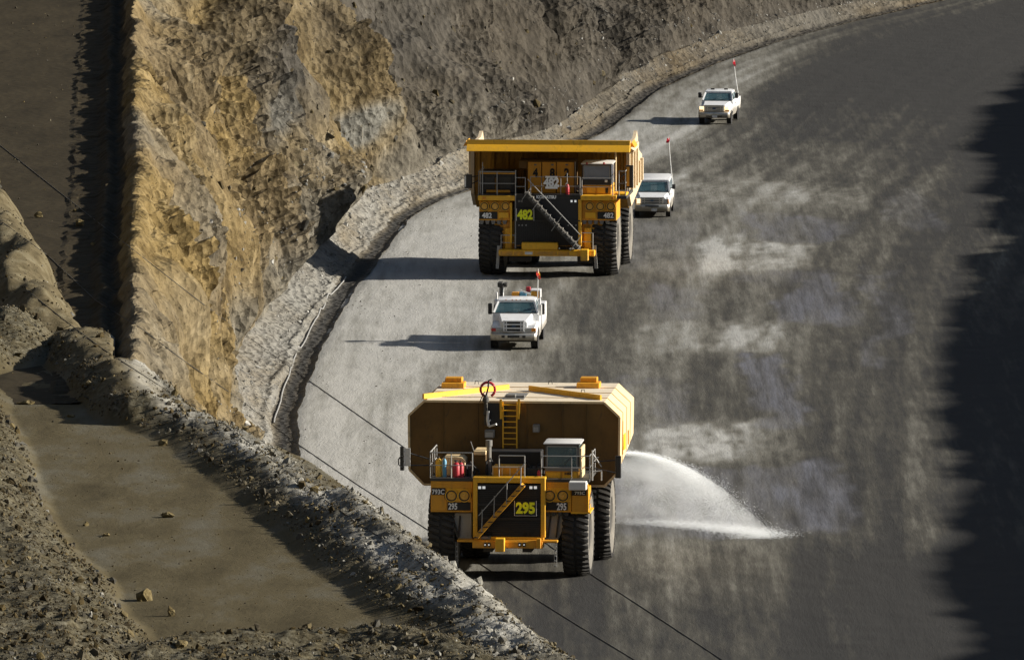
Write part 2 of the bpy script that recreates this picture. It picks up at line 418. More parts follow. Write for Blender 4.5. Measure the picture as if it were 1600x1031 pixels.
def person(parent_loc, yaw, label, shirt, hat, scale=1.0, lean=0.0):
    """seated driver with both hands forward on a wheel; origin at the seat"""
    J = [(0, 0.02, .08, .15), (0, .03, .28, .15), (0, .04, .46, .17), (0, .03, .56, .075), (0, .0, .66, .07), (0, -.01, .76, .105), (0, -.005, .86, .085)]
    E = [(0, 1), (1, 2), (2, 3), (3, 4), (4, 5), (5, 6)]
    for sg in (-1, 1):
        b0 = len(J)
        J += [(sg * .20, .03, .47, .07), (sg * .27, -.12, .26, .052), (sg * .17, -.40, .34, .04), (sg * .15, -.47, .36, .042),
              (sg * .10, -.16, .04, .085), (sg * .12, -.46, .05, .07), (sg * .12, -.50, -.36, .045), (sg * .12, -.62, -.40, .04)]
        E += [(2, b0), (b0, b0 + 1), (b0 + 1, b0 + 2), (b0 + 2, b0 + 3), (0, b0 + 4), (b0 + 4, b0 + 5), (b0 + 5, b0 + 6), (b0 + 6, b0 + 7)]
        for f in range(4):
            k = len(J); ox = sg * (.15 + (f - 1.5) * .02)
            J += [(ox, -.50, .365, .010), (ox, -.535, .35 - .004 * f, .009), (ox, -.53, .325, .008)]
            E += [(b0 + 3, k), (k, k + 1), (k + 1, k + 2)]
        k = len(J); J += [(sg * .105, -.47, .35, .011), (sg * .095, -.50, .335, .010)]; E += [(b0 + 3, k), (k, k + 1)]
    me = bpy.data.meshes.new("person"); me.from_pydata([(x * scale, y * scale, z * scale) for x, y, z, _ in J], E, [])
    o = bpy.data.objects.new("person", me); o.location = parent_loc; o.rotation_euler = (lean, 0, yaw); col.objects.link(o)
    o.modifiers.new("skin", 'SKIN'); sv = me.skin_vertices[0].data
    for i, (_, _, _, r) in enumerate(J): sv[i].radius = (r * scale, r * scale); sv[i].use_root = (i == 0)
    ss = o.modifiers.new("smooth", 'SUBSURF'); ss.levels = ss.render_levels = 1
    dg = bpy.context.evaluated_depsgraph_get(); m2 = bpy.data.meshes.new_from_object(o.evaluated_get(dg)); o.modifiers.clear(); o.data = m2
    m2.materials.clear(); m2.materials.append(M['skin']); m2.materials.append(shirt)
    for p in m2.polygons:
        c = p.center / scale; p.use_smooth = True
        p.material_index = 1 if (c.z < .575 and c.y > -.36) or c.z < .1 else 0
    h = MB(); h.lathe([(0.80, .135), (.82, .122), (.88, .112), (.94, .075), (.965, .01)], (0, -.01, 0), 'z', 16, True)
    h.box(-.09, .09, -.19, -.10, .795, .815); h.build("hard_hat", hat, o)
    f = MB(); f.box(-.055, -.025, -.122, -.10, .765, .785); f.box(.025, .055, -.122, -.10, .765, .785); f.box(-.035, .035, -.118, -.10, .695, .707)
    f.build("face_features", M['decal_black'], o)
    nz = MB(); nz.prism([(-.015, .72), (.015, .72), (0, .775)], -.135, -.10); nz.build("nose", M['skin'], o)
    ea = MB(); ea.box(-.118, -.10, -.03, .0, .73, .785); ea.box(.10, .118, -.03, .0, .73, .785); ea.build("ears", M['skin'], o)
    tag(o, label, "person"); return o
# ================================================================== TERRAIN
def soil_mat(name, c_lo, c_mid, c_hi, scale=0.5, rough=0.95, bstr=0.5, bdist=0.12, fine=9.0):
    m, nt, b = nmat(name); v = coords(nt)
    f = noise(nt, v, scale, 10, 0.65); f2 = noise(nt, v, fine, 6, 0.7)
    mm = N(nt, "ShaderNodeMix", data_type='FLOAT'); mm.inputs[0].default_value = 0.4
    nt.links.new(f, mm.inputs[2]); nt.links.new(f2, mm.inputs[3])
    nt.links.new(ramp(nt, mm.outputs[0], [(0.32, c_lo), (0.5, c_mid), (0.68, c_hi)]), b.inputs["Base Color"])
    b.inputs["Roughness"].default_value = rough; b.inputs["Specular IOR Level"].default_value = 0.15
    n1 = bump(nt, b, f2, bstr, bdist)
    vo = N(nt, "ShaderNodeTexVoronoi"); vo.inputs["Scale"].default_value = fine * .6; nt.links.new(v, vo.inputs["Vector"])
    bump(nt, b, vo.outputs["Distance"], bstr * .6, bdist, n1)
    return m

# road centreline data: centre of the drainage ditch on the left, and right edge where the embankment's shadow begins
DP = [(430, 1100), (442, 800), (441, 720), (440, 650), (470, 560), (520, 470), (575, 400), (620, 340), (680, 308), (730, 293), (850, 240), (930, 205), (1010, 140), (1100, 100), (1200, 65), (1330, 30), (1460, 0), (1600, -30), (1760, -55)]
dpt = np.array([P(*p) for p in DP]); dpt = dpt[np.argsort(dpt[:, 1])]
def smooth_curve(y, pts, k=6):
    ys = np.linspace(pts[0, 1] - 60, pts[-1, 1] + 60, 1500)
    xs = np.interp(ys, pts[:, 1], pts[:, 0])
    w = int(k / (ys[1] - ys[0])); ker = np.hanning(2 * w + 3); ker /= ker.sum()
    xs2 = np.convolve(np.pad(xs, w + 1, mode='edge'), ker, 'valid')
    return np.interp(y, ys, xs2)
def Xd(y): return smooth_curve(y, dpt, 7)
RP = [(1455, 1400), (1450, 1031), (1440, 800), (1440, 640), (1450, 480), (1480, 400), (1540, 300), (1600, 215), (1690, 130), (1800, 60), (1900, 10)]
rpt = np.array([P(*p) for p in RP]); rpt = rpt[np.argsort(rpt[:, 1])]
def Xr(y): return smooth_curve(y, rpt, 14)

# ---- ground to the horizon
g = MB(); S_ = 30000
g.add([(-S_, -S_, -6), (S_, -S_, -6), (S_, S_, -6), (-S_, S_, -6)], [(0, 1, 2, 3)])
M['ground'] = soil_mat("far_ground", (0.05, .042, .03), (.09, .078, .06), (.13, .115, .09), 0.02, fine=0.3)
tag(g.build("ground", M['ground']), kind="structure")

# ---- unseen pit walls all round, added to block sky light from the vehicles' fronts
th = np.linspace(0, 2 * np.pi, 181); ks = np.linspace(0, 1, 26)
cx_, cy_, rx_, ry_ = 92.0, 480.0, 168.0, 530.0
X = np.zeros((181, 26)); Y = X.copy(); Z = X.copy()
for i, t_ in enumerate(th):
    c, s = math.cos(t_), math.sin(t_); e = 1 / max(abs(c), abs(s)) ** .82
    right = max(0, c); hgt = 175 - 118 * sstep(.25, .75, right); base_z = -5 + 20 * sstep(.3, .8, -c) + 48 * sstep(.75, .95, -s) * (1 - sstep(.2, .6, right))
    for j, k in enumerate(ks):
        out_ = 190 * k * (1 if right < .3 else .55)
        X[i, j] = cx_ + (rx_ + out_) * c * e; Y[i, j] = cy_ + (ry_ + out_) * s * e; Z[i, j] = base_z + hgt * (k + .035 * math.sin(k * 26))
Z += 6 * fbm(X * .03, Y * .03, Z * .03, 4, 33)
M['pit'] = soil_mat("pit_wall_rock", (.05, .040, .024), (.10, .082, .052), (.15, .13, .10), .06, fine=.5)
tag(grid_mesh("hillside", np.stack([X, Y, Z], -1).reshape(-1, 3), 181, 26, M['pit']), kind="structure")

# ---- haul road: one sheet; "tone" holds dust, damp and painted shade, "film" the watered patches
ys = np.concatenate([np.arange(300, 420, 4.0), np.arange(420, 850, .45)]); us = np.linspace(0, 1, 150)
YY = np.repeat(ys[:, None], len(us), 1)
x0 = Xd(ys)[:, None] + .55; x1 = Xr(ys)[:, None] + 24
XX = x0 + (x1 - x0) * us[None, :]
px, py = project(XX, YY, 0 * XX)
wob = fbm(XX * .22, YY * .06, octaves=4, seed=3); wob2 = fbm(XX * .9, YY * .12, octaves=3, seed=5)

wob3 = fbm(XX * 2.1, YY * .30, octaves=3, seed=6)
pxw = px + wob * 46 + wob2 * 30 + wob3 * 16; pyw = py + wob * 12 + wob2 * 9 + wob3 * 6
def rect(a, b_, c, d, sx=14, sy=6): return sstep(a - sx, a + sx, pxw) * (1 - sstep(b_ - sx, b_ + sx, pxw)) * sstep(c - sy, c + sy, pyw) * (1 - sstep(d - sy, d + sy, pyw))
# reflectance of the dusty surface (0 = dark: damp soil plus painted shade, 1 = pale dry dust)
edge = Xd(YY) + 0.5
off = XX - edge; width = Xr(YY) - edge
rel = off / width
lane = fbm(rel * 17, YY * .010, octaves=4, seed=9, gain=.62)          # long streaks along the haul direction
lane2 = fbm(rel * 60, YY * .022, octaves=3, seed=10)
tone = 0.41 + 0 * XX
tone = np.where(True, tone + .58 * (1 - sstep(.16, .40, rel + .09 * wob)), tone)
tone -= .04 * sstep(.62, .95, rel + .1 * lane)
tone += .34 * lane + .17 * lane2 - .20 * sstep(.86, 1.0, rel)  # last term: shade gradient painted towards the embankment's shadow edge
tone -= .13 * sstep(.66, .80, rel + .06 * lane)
for yc, wd in ((.30, .03), (.47, .035)): tone -= .10 * np.exp(-((rel - yc + .02 * wob) / wd) ** 2)
for a, b_, c, d, v_ in ((1060, 1345, 280, 322, .20), (1085, 1270, 378, 422, .32), (1000, 1290, 374, 424, .10), (1130, 1240, 508, 554, .34), (1000, 1280, 500, 556, .10), (1020, 1160, 656, 712, .52), (1000, 1250, 650, 716, .12),
                        (1130, 1320, 330, 372, -.12), (1000, 1310, 430, 500, -.13), (1000, 1250, 558, 645, -.16), (990, 1350, 722, 826, -.10),
                        (870, 1130, 700, 720, .15), (780, 990, 425, 520, -.16), (820, 1010, 545, 600, -.06)):
    tone += v_ * rect(a, b_, c, d) * np.clip(.72 + .9 * wob3 + .5 * wob2, .15, 1.3)
tone -= .56 * (1 - sstep(60, 360, py + 60 * wob + .05 * (px - 1000))) + .10 * (1 - sstep(40, 160, py))          # far stretch: vignette darkening painted into the tone
tone -= .30 * sstep(835, 905, py + 14 * wob) * (1 - .55 * rect(1030, 1260, 830, 935, 40, 25))  # near stretch: vignette darkening painted into the tone as well
tone += .07 * wob2 + .08 * wob3
def track(pts, w, v_):
    global tone
    p_ = np.array(pts, float); o_ = np.argsort(p_[:, 1]); xq_ = np.interp(py, p_[o_, 1], p_[o_, 0])
    m_ = np.exp(-((px - xq_ + 5 * wob3) / w) ** 2) * sstep(p_[:, 1].min() - 8, p_[:, 1].min() + 12, py) * (1 - sstep(p_[:, 1].max() - 12, p_[:, 1].max() + 8, py))
    tone += v_ * m_ * (.6 + .8 * np.clip(wob2 + .4, 0, 1))
track([(1400, 250), (1330, 310), (1290, 370), (1262, 440), (1245, 520)], 7, -.12); track([(1345, 330), (1300, 400), (1275, 500)], 6, -.07)
track([(1264, 720), (1258, 800)], 7, -.12); track([(1320, 560), (1310, 760), (1312, 960)], 12, .05); track([(1395, 430), (1380, 620), (1372, 900)], 9, -.08)
track([(1470, 180), (1400, 330), (1360, 480)], 16, .05); track([(690, 430), (610, 600), (560, 760)], 14, -.10); track([(760, 470), (700, 620), (640, 800)], 10, -.08); track([(640, 420), (560, 600), (510, 720)], 10, .08)
track([(905, 950), (800, 1031)], 9, -.05); track([(940, 910), (880, 980), (850, 1031)], 14, -.10)
tone -= .26 * sstep(1120, 1430, px + 40 * wob) * (1 - sstep(110, 360, py + 30 * wob))  # top right corner: extra light falloff painted into the tone
film = np.zeros_like(XX)
for a, b_, c, d, v_ in ((1180, 1310, 336, 376, .7), (1010, 1075, 440, 500, .55), (1225, 1320, 432, 510, .8), (1170, 1245, 560, 664, .9), (1000, 1050, 590, 660, .6),
                        (960, 1330, 728, 836, .9), (1370, 1400, 420, 580, .5), (1380, 1450, 300, 350, .4), (900, 1080, 300, 420, .3), (1140, 1300, 425, 440, .4)):
    film = np.maximum(film, v_ * rect(a, b_, c, d, 10, 5) * np.clip(.75 + .9 * wob2, 0, 1))
Z = .10 * fbm(XX * .12, YY * .03, octaves=3, seed=21) + .035 * lane + .018 * vnoise(XX * 1.6, YY * .7, seed=31)
Z += -.08 * (1 - sstep(0, .5, off))
M['road'], nt, b = nmat("haul_road_dust")
v = coords(nt)
fn = noise(nt, coords(nt, (1.6, .17, 1)), 1.3, 10, 0.74); fs = noise(nt, coords(nt, (1.4, .05, 1)), 1.5, 8, 0.66); ff = noise(nt, coords(nt, (1, .2, 1)), 7, 6, .7)
ad = N(nt, "ShaderNodeMath", operation='ADD'); s1 = N(nt, "ShaderNodeMapRange", clamp=False)
s1.inputs["From Min"].default_value = .3; s1.inputs["From Max"].default_value = .7; s1.inputs["To Min"].default_value = -.13; s1.inputs["To Max"].default_value = .13
s2 = N(nt, "ShaderNodeMapRange", clamp=False); s2.inputs["From Min"].default_value = .3; s2.inputs["From Max"].default_value = .7; s2.inputs["To Min"].default_value = -.15; s2.inputs["To Max"].default_value = .15
nt.links.new(fn, s1.inputs[0]); nt.links.new(fs, s2.inputs[0])
a2 = N(nt, "ShaderNodeMath", operation='ADD'); nt.links.new(s1.outputs[0], a2.inputs[0]); nt.links.new(s2.outputs[0], a2.inputs[1])
nt.links.new(attr(nt, "tone"), ad.inputs[0]); nt.links.new(a2.outputs[0], ad.inputs[1])
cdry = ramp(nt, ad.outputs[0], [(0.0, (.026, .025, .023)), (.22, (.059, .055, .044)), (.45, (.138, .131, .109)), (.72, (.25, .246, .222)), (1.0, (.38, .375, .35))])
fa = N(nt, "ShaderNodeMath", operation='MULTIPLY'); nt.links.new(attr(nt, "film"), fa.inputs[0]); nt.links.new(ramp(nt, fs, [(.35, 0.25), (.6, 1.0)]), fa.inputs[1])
nt.links.new(mix(nt, fa.outputs[0], cdry, (.150, .148, .162)), b.inputs["Base Color"])  # watered film, with its purple-grey sky sheen put into the base colour
rr = N(nt, "ShaderNodeMapRange"); rr.inputs["To Min"].default_value = .95; rr.inputs["To Max"].default_value = .38; nt.links.new(fa.outputs[0], rr.inputs[0]); nt.links.new(rr.outputs[0], b.inputs["Roughness"])
b.inputs["Specular IOR Level"].default_value = .25
bump(nt, b, fn, .35, .10, bump(nt, b, ff, .45, .05))
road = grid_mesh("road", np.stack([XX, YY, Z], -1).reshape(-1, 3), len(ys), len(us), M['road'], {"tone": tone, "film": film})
tag(road, kind="structure")

# ---- hillside: bench, edge windrow, blasted rock wall, scree and ditch swept along the road
ys = np.arange(378, 850, .27); nY = len(ys)
xd = Xd(ys) + .16 * fbm(ys * .22, 0 * ys, octaves=4, seed=39); BEN = 15.0
crest = np.where(ys < 583, -.0338 * ys, 0)
run = np.where(ys < 583, xd - crest, 0); run_end = float(Xd(583.) + .0338 * 583)
tail = run_end + 1.5 * sstep(583, 700, ys)
run = np.where(ys < 583, run, tail); crest = xd - run
prof = []   # columns: (kind, t)
prof += [('p', t) for t in np.concatenate([np.linspace(60, 12, 10), np.linspace(11, 3.4, 34)])]
prof += [('b', t) for t in np.linspace(3.2, 0, 40)]
prof += [('w', t) for t in np.linspace(0, 1, 150)[1:]]
prof += [('s', t) for t in np.linspace(0, 1, 44)[1:]]
prof += [('d', t) for t in np.linspace(0, 1, 16)[1:]]
nC = len(prof); kind = np.array([k for k, _ in prof]); tt = np.array([t for _, t in prof])
X = np.zeros((nY, nC)); Z = np.zeros((nY, nC)); Y = np.repeat(ys[:, None], nC, 1)
pale = np.zeros((nY, nC)); dark = np.zeros((nY, nC)); wall = np.zeros((nY, nC))
wobc = .5 * fbm(ys * .12, 0 * ys, octaves=4, seed=40) + .22 * vnoise(ys * .8, 0 * ys, seed=41)     # uneven crest line
crestX = crest + .35 + wobc * .45; bh = .95 + .22 * fbm(ys * .35, 0 * ys + 3, octaves=3, seed=42)
toeo = 2.95 + .9 * fbm(ys * .045, 0 * ys + 9, octaves=3, seed=43); toez = 1.25 + .7 * fbm(ys * .05, 0 * ys + 5, octaves=3, seed=44)
fade_ = sstep(610, 720, ys); toeo = toeo * (1 - .42 * fade_); toez = toez * (1 - .35 * fade_)
toeX = xd - toeo
for c in range(nC):
    k, t = kind[c], tt[c]
    if k == 'p': X[:, c] = crestX - t; Z[:, c] = BEN
    elif k == 'b':
        X[:, c] = crestX - t
        h = bh * np.exp(-((t - .55) / .55) ** 2 * 1.2) + .30 * np.exp(-((t - 1.75) / .28) ** 2)
        Z[:, c] = BEN + h * (1 if t < 3 else .2)
    elif k == 'w':
        s = t + .035 * np.sin(t * 9 + ys * .05)
        zt = BEN + .30 * bh
        # slope profile with a small catch ledge near the top
        f = np.interp(t, [0, .25, .6, 1], [0, .27, .60, 1])
        X[:, c] = crestX + (toeX - crestX) * f; Z[:, c] = zt + (toez - zt) * t; wall[:, c] = 1
    elif k == 's':
        X[:, c] = toeX + (xd - .55 - toeX) * t; Z[:, c] = toez * (1 - t) ** 1.25 + .05 * t + (.12 + .12 * wobc) * np.exp(-((t - .90 + .05 * wobc) / .07) ** 2); pale[:, c] = 1
    else:
        X[:, c] = xd - .55 + 1.35 * t; Z[:, c] = .05 - .17 * math.sin(math.pi * min(1, t)) ** .5
        dark[:, c] = math.sin(math.pi * min(1, t * 1.02)) if t < .98 else 0; pale[:, c] = 1 - dark[:, c]
# blasted rock relief on the wall, pushed out along the face
tw = np.zeros((nY, nC)); tw[:, kind == 'w'] = tt[kind == 'w'][None, :]
wm = wall * (.35 + .65 * sstep(0, .07, tw)) * (1 - .6 * sstep(.93, 1, tw)) + .25 * (kind == 's')[None, :]
n_big = fbm(Y * .075, X * .14, Z * .12, 4, 50); butt = ridged(Y * .16, X * .05, Z * .07, 4, 51)
n_mid = ridged(Y * .60, X * .35, Z * .24, 4, 52); patchy = np.clip(.50 + 2.0 * fbm(Y * .09, X * .2, Z * .16, 3, 59), .12, 1.3); n_fin = ridged(Y * 1.5, X * .55, Z * .36, 4, 53)
gully = np.minimum(0, fbm(Y * .11 + Z * .03, X * .02, Z * .02, 3, 57) + .25)
ppx, ppy = project(X, Y, Z)
wq = fbm(Y * .12, X * .2 + Z * .2, None, 4, 65)
def streak(pts, w0, w1):
    """mask following a line down the face, w0 wide at its top and w1 at its foot"""
    p_ = np.array(pts, float); t_ = np.clip((ppy - p_[0, 1]) / (p_[-1, 1] - p_[0, 1]), 0, 1)
    xq_ = np.interp(ppy, p_[:, 1], p_[:, 0]); w_ = w0 + (w1 - w0) * t_
    return np.exp(-(np.abs(ppx - xq_ + 26 * wq) / w_) ** 3) * (1 - sstep(p_[-1, 1] - 25, p_[-1, 1] + 25, ppy + 40 * wq)) * wall
chute = streak([(425, -60), (455, 60), (510, 170), (575, 280)], 34, 50)
chute = np.maximum(chute, .8 * streak([(300, 380), (340, 470), (370, 560)], 12, 26))
greyband = streak([(392, -60), (398, 80), (405, 230)], 22, 14); greyspot = np.exp(-((ppx - 560 + 20 * wq) / 34) ** 4 - ((ppy - 200) / 26) ** 4) * wall
gold = np.maximum(streak([(500, 0), (545, 110), (600, 230)], 26, 22), streak([(330, -60), (335, 120), (300, 300)], 26, 20) * .8)
cleft = np.exp(-((ppx - 632) / 24) ** 4 - ((ppy - 22) / 34) ** 4) + .7 * np.exp(-((ppx - 306 - .02 * ppy) / 7) ** 4 - ((ppy - 60) / 60) ** 4) + .6 * streak([(352, 330), (360, 400), (372, 440)], 6, 5) + .6 * streak([(850, 20), (900, 60)], 14, 10)
vein = streak([(700, 10), (722, 50), (760, 95)], 4, 5)
smooth_zone = np.maximum(sstep(.15, .45, fbm(Y * .05 + 3, X * .06 + Z * .05, None, 3, 58)), chute)       # earthy chutes are smoother
rgh = (1 - .85 * smooth_zone) * patchy
wa = 1.1 * fbm(Y * .5, X * .5, Z * .5, 3, 66)
def cells(fy, fx, fz, seed): return _hash(np.floor(Y * fy + wa).astype(np.int64), np.floor(X * fx - wa * .7).astype(np.int64), np.floor(Z * fz + wa * .8).astype(np.int64), seed)
blocks = .55 * cells(.30, .6, .26, 67) + .30 * cells(.8, 1.2, .6, 68) + .08 * cells(2.3, 3., 2.0, 69)
cv = vnoise(Y * .17 + .9 * fbm(Z * .22, X * .1, Y * .05, 3, 75), X * .05, Z * .04, 76); cv2 = vnoise(Y * .42 + .8 * fbm(Z * .4, X * .2, Y * .1, 3, 77), X * .08, Z * .10, 78)
crack = np.exp(-(cv / .07) ** 2) * np.clip(patchy * 1.2, 0, 1) + .6 * np.exp(-(cv2 / .09) ** 2) * np.clip(patchy * 1.3 - .2, 0, 1)
crack *= (1 - .8 * chute) * wall
dg_ = .45 + .55 * sstep(0, .22, tw)
butt2 = ridged(Y * .085 + .25 * n_big, X * .03, Z * .03, 3, 79)
disp = dg_ * (2.4 * n_big + 1.3 * butt + 2.3 * butt2 - .8 + 3.0 * gully) + rgh * (1.05 * n_mid + .60 * n_fin + .14 * ridged(Y * 3.3, X * 4.5, Z * 4.0, 2, 54) + blocks) - 1.5 * np.clip(cleft, 0, 1) - .35 * chute - 1.15 * np.clip(crack, 0, 1.1)
disp = disp * wm
rim = ((kind == 'b') * (1 - sstep(.25, .9, tt)))[None, :]
X += .80 * disp + rim * .35 * (1.5 * n_big + 1.1 * butt + 2.0 * gully + rgh * (.95 * n_mid + .52 * n_fin + blocks)) * .8; Z += .42 * disp * (kind == 'w')[None, :]
loose = ((kind == 's') | (kind == 'b'))[None, :]
Z += loose * (.06 * n_fin + .07 * n_mid + .05 * blocks) + (kind == 'p')[None, :] * (.05 * fbm(X * .2, Y * .04, None, 3, 60))
Z += (kind == 'd')[None, :] * (.05 * n_fin)
ochre = np.clip(.5 + 1.2 * fbm(Y * .03 + 1.7, Z * .10, X * .06, 4, 61), 0, 1) * (1 - sstep(610, 700, Y) * .75)
greyr = np.clip(.02 + 1.2 * fbm(Y * .045 + 7, Z * .13 + 2, X * .1, 4, 62) + .45 * sstep(600, 690, Y), 0, 1)
greyr = np.maximum(greyr, wall * sstep(.70, .98, tw + .22 * fbm(Y * .08, Z * .2, None, 3, 63)) * .75)
far = np.clip(sstep(600, 745, Y + 40 * n_big) * .62 + .85 * (1 - sstep(40, 400, ppy + 120 * wq)) * wall * sstep(215, 330, ppx + 40 * wq), 0, .92)  # light falloff towards the top, painted in as darker rock
ochre = np.clip(ochre + gold * .7 + .5 * chute - greyband, 0, 1); greyr = np.clip(greyr * (1 - .8 * chute) * (1 - .6 * gold) + greyband + greyspot, 0, 1); far = np.clip(far - .35 * greyspot - .35 * gold - .5 * chute, 0, 1); pale = np.maximum(pale, .55 * vein)
ochre_v = chute
bench_m = ((kind == 'p') | ((kind == 'b') & (tt > 1.0)))[None, :] * np.ones((nY, 1))
M['hill'], nt, b = nmat("blasted_rock")
v = coords(nt); st = noise(nt, coords(nt, (.9, .35, .5)), 1.0, 10, .68, .4); fi = noise(nt, v, 4.5, 8, .72); md = noise(nt, v, 1.6, 6, .62)
rock = mix(nt, attr(nt, "ochre"), ramp(nt, st, [(.28, (.040, .031, .019)), (.45, (.122, .091, .048)), (.60, (.190, .146, .080)), (.75, (.265, .215, .135))]),
           ramp(nt, st, [(.28, (.050, .032, .010)), (.45, (.150, .105, .040)), (.60, (.235, .172, .075)), (.75, (.31, .24, .125))]))
gr = ramp(nt, st, [(.28, (.045, .044, .038)), (.45, (.12, .116, .10)), (.62, (.19, .184, .16)), (.78, (.28, .27, .24))])
rock = mix(nt, attr(nt, "greyr"), rock, gr)
rock = mix(nt, ramp(nt, fi, [(.33, .85), (.46, 0.0)]), rock, (.014, .010, .005))
rock = mix(nt, ramp(nt, md, [(.62, 0.0), (.74, .55)]), rock, (.24, .19, .11))
pl = mix(nt, ramp(nt, fi, [(.30, .8), (.46, 0.0)]), ramp(nt, md, [(.3, (.165, .16, .145)), (.7, (.275, .268, .24))]), (.105, .10, .09))
rock = mix(nt, attr(nt, "pale"), rock, pl)
rock = mix(nt, attr(nt, "wet"), rock, ramp(nt, fi, [(.3, (.030, .029, .027)), (.7, (.065, .063, .058))]))
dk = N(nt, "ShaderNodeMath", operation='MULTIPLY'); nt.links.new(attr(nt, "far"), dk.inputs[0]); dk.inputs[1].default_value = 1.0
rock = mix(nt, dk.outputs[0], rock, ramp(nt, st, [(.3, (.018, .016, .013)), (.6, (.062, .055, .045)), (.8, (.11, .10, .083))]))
bs = ramp(nt, noise(nt, coords(nt, (1, .25, 1)), .7, 8, .65), [(.3, (.019, .014, .006)), (.7, (.043, .033, .017))])  # upper bench soil darkened to carry the corner light falloff
rock = mix(nt, attr(nt, "bench"), rock, bs)
nt.links.new(rock, b.inputs["Base Color"]); b.inputs["Roughness"].default_value = .95; b.inputs["Specular IOR Level"].default_value = .12
inv = N(nt, "ShaderNodeMapRange"); inv.inputs["To Min"].default_value = .9; inv.inputs["To Max"].default_value = .12
nt.links.new(attr(nt, "bench"), inv.inputs[0])
vo = N(nt, "ShaderNodeTexVoronoi"); vo.inputs["Scale"].default_value = 2.6; nt.links.new(coords(nt, (1, .6, .8)), vo.inputs["Vector"])
n0 = bump(nt, b, fi, .8, .12); n1 = bump(nt, b, vo.outputs["Distance"], .7, .22, n0)
for n_ in (n0, n1): nt.links.new(inv.outputs[0], n_.node.inputs["Strength"])
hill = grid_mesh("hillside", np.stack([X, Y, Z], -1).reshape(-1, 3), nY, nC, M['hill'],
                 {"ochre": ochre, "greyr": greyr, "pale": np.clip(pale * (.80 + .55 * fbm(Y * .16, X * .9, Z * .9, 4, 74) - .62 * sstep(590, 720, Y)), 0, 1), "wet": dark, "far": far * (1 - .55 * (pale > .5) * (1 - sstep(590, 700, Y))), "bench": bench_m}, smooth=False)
tag(hill, kind="structure")

# ---- right-hand embankment, out of view, placed and sized so its soft shadow darkens the road's edge
ys = np.arange(400, 860, .5); nY = len(ys); us = np.linspace(0, 1, 60)
base = Xr(ys)
bh = 13.2 + .7 * fbm(ys * .022, 0 * ys, octaves=2, seed=70) + .35 * vnoise(ys * .16, 0 * ys, seed=71) + .10 * vnoise(ys * .45, 0 * ys, seed=73) + 2.2 * sstep(600, 720, ys)
bx = base + 18.5
X = np.zeros((nY, 60)); Z = np.zeros((nY, 60)); Y = np.repeat(ys[:, None], 60, 1)
for c, u in enumerate(us):
    X[:, c] = bx + u * 40
    Z[:, c] = -.05 + bh * (np.interp(u, [0, .03, .37, .46, .9, 1], [0, .04, .96, 1, .12, 0]))
nn = .22 * fbm(Y * .4, X * .5, Z * .5, 3, 72) + .02 * ridged(Y * 1.4, X * 1.6, Z * 1.6, 3, 73)
Z += nn * np.interp(us, [0, .08, .9, 1], [0, 1, 1, 0])[None, :]
M['berm'] = soil_mat("embankment_rubble", (.02, .019, .017), (.05, .047, .042), (.10, .095, .085), .5)
emb = grid_mesh("embankment", np.stack([X, Y, Z], -1).reshape(-1, 3), nY, 60, M['berm'])
tag(emb, kind="structure")

# ---- near bench: dirt track, edge berm, dumped mounds
def poly_d(px_pts, z):
    return np.array([P(a, b_, z)[:2] for a, b_ in px_pts])
def pline(Xq, Yq, pts):
    """distance to polyline, signed (+ on the left of its direction), and arc position"""
    best = np.full(Xq.shape, 1e9); sg = np.zeros(Xq.shape); arc = np.zeros(Xq.shape); acc = 0
    for a, b_ in zip(pts[:-1], pts[1:]):
        d = b_ - a; L = np.hypot(*d); t = np.clip(((Xq - a[0]) * d[0] + (Yq - a[1]) * d[1]) / L ** 2, 0, 1)
        dx, dy = Xq - a[0] - t * d[0], Yq - a[1] - t * d[1]; dist = np.hypot(dx, dy)
        m_ = dist < best; cr = d[0] * (Yq - a[1]) - d[1] * (Xq - a[0])
        best = np.where(m_, dist, best); sg = np.where(m_, np.sign(cr), sg); arc = np.where(m_, acc + t * L, arc); acc += L
    return best * sg, arc, acc
xs = np.arange(-34, 7, .11); ysn = np.concatenate([np.arange(284, 300, .5), np.arange(300, 322, .16), np.arange(322, 402, .24), np.arange(402, 486, .5)])
XX, YY = np.meshgrid(xs, ysn)
w1 = fbm(XX * .5, YY * .2, None, 4, 80); w2 = ridged(XX * 1.5, YY * 1.1, None, 3, 81); w3 = ridged(XX * 4, YY * 3, None, 3, 82)
Z = BEN + .07 * fbm(XX * .25, YY * .1, None, 4, 83) + .012 * w3
crest_l = poly_d([(212, 585), (240, 622), (300, 650), (345, 672), (400, 708), (450, 745), (500, 788), (560, 838), (640, 903), (720, 965), (800, 1020), (900, 1090), (1040, 1190)], 15.6)
d, arc, L = pline(XX, YY, crest_l)         # + = right/outer side? resolved below
if np.mean(d[(XX < -15)]) > 0: sgn = 1
else: sgn = -1
din = d * sgn                               # positive towards the track, negative out over the wall
bhgt = .48 + .12 * vnoise(arc * .35, 0 * arc, seed=84)
ends = sstep(-.5, .8, arc)
inner = np.clip(1 - np.abs(din - .1 * w1) / (1.75 + .3 * w1), 0, 1)
berm = bhgt * (np.where(inner > 0, inner ** .85, 0))
edge2 = poly_d([(520, 770), (560, 800), (620, 848), (690, 895), (742, 935), (800, 985), (860, 1025), (960, 1100)], 15.5)
d2, arc2, L2 = pline(XX, YY, edge2)
lump = .55 * np.exp(-(d2 / .75) ** 2) * sstep(0, 3, arc2) * (.8 + .35 * vnoise(arc2 * .12, 0 * arc2, seed=86))
drop = np.where(din < -.45, 1, 0)
lat = np.clip(-din - 1.1 - .9 * sstep(2, 8, arc - 16) * 1.0, 0, None)
Z = Z + np.where(din > 0, berm, np.maximum(berm, .42 * np.exp(-(np.clip(-din - .3, 0, 9) / 1.6) ** 2))) + lump
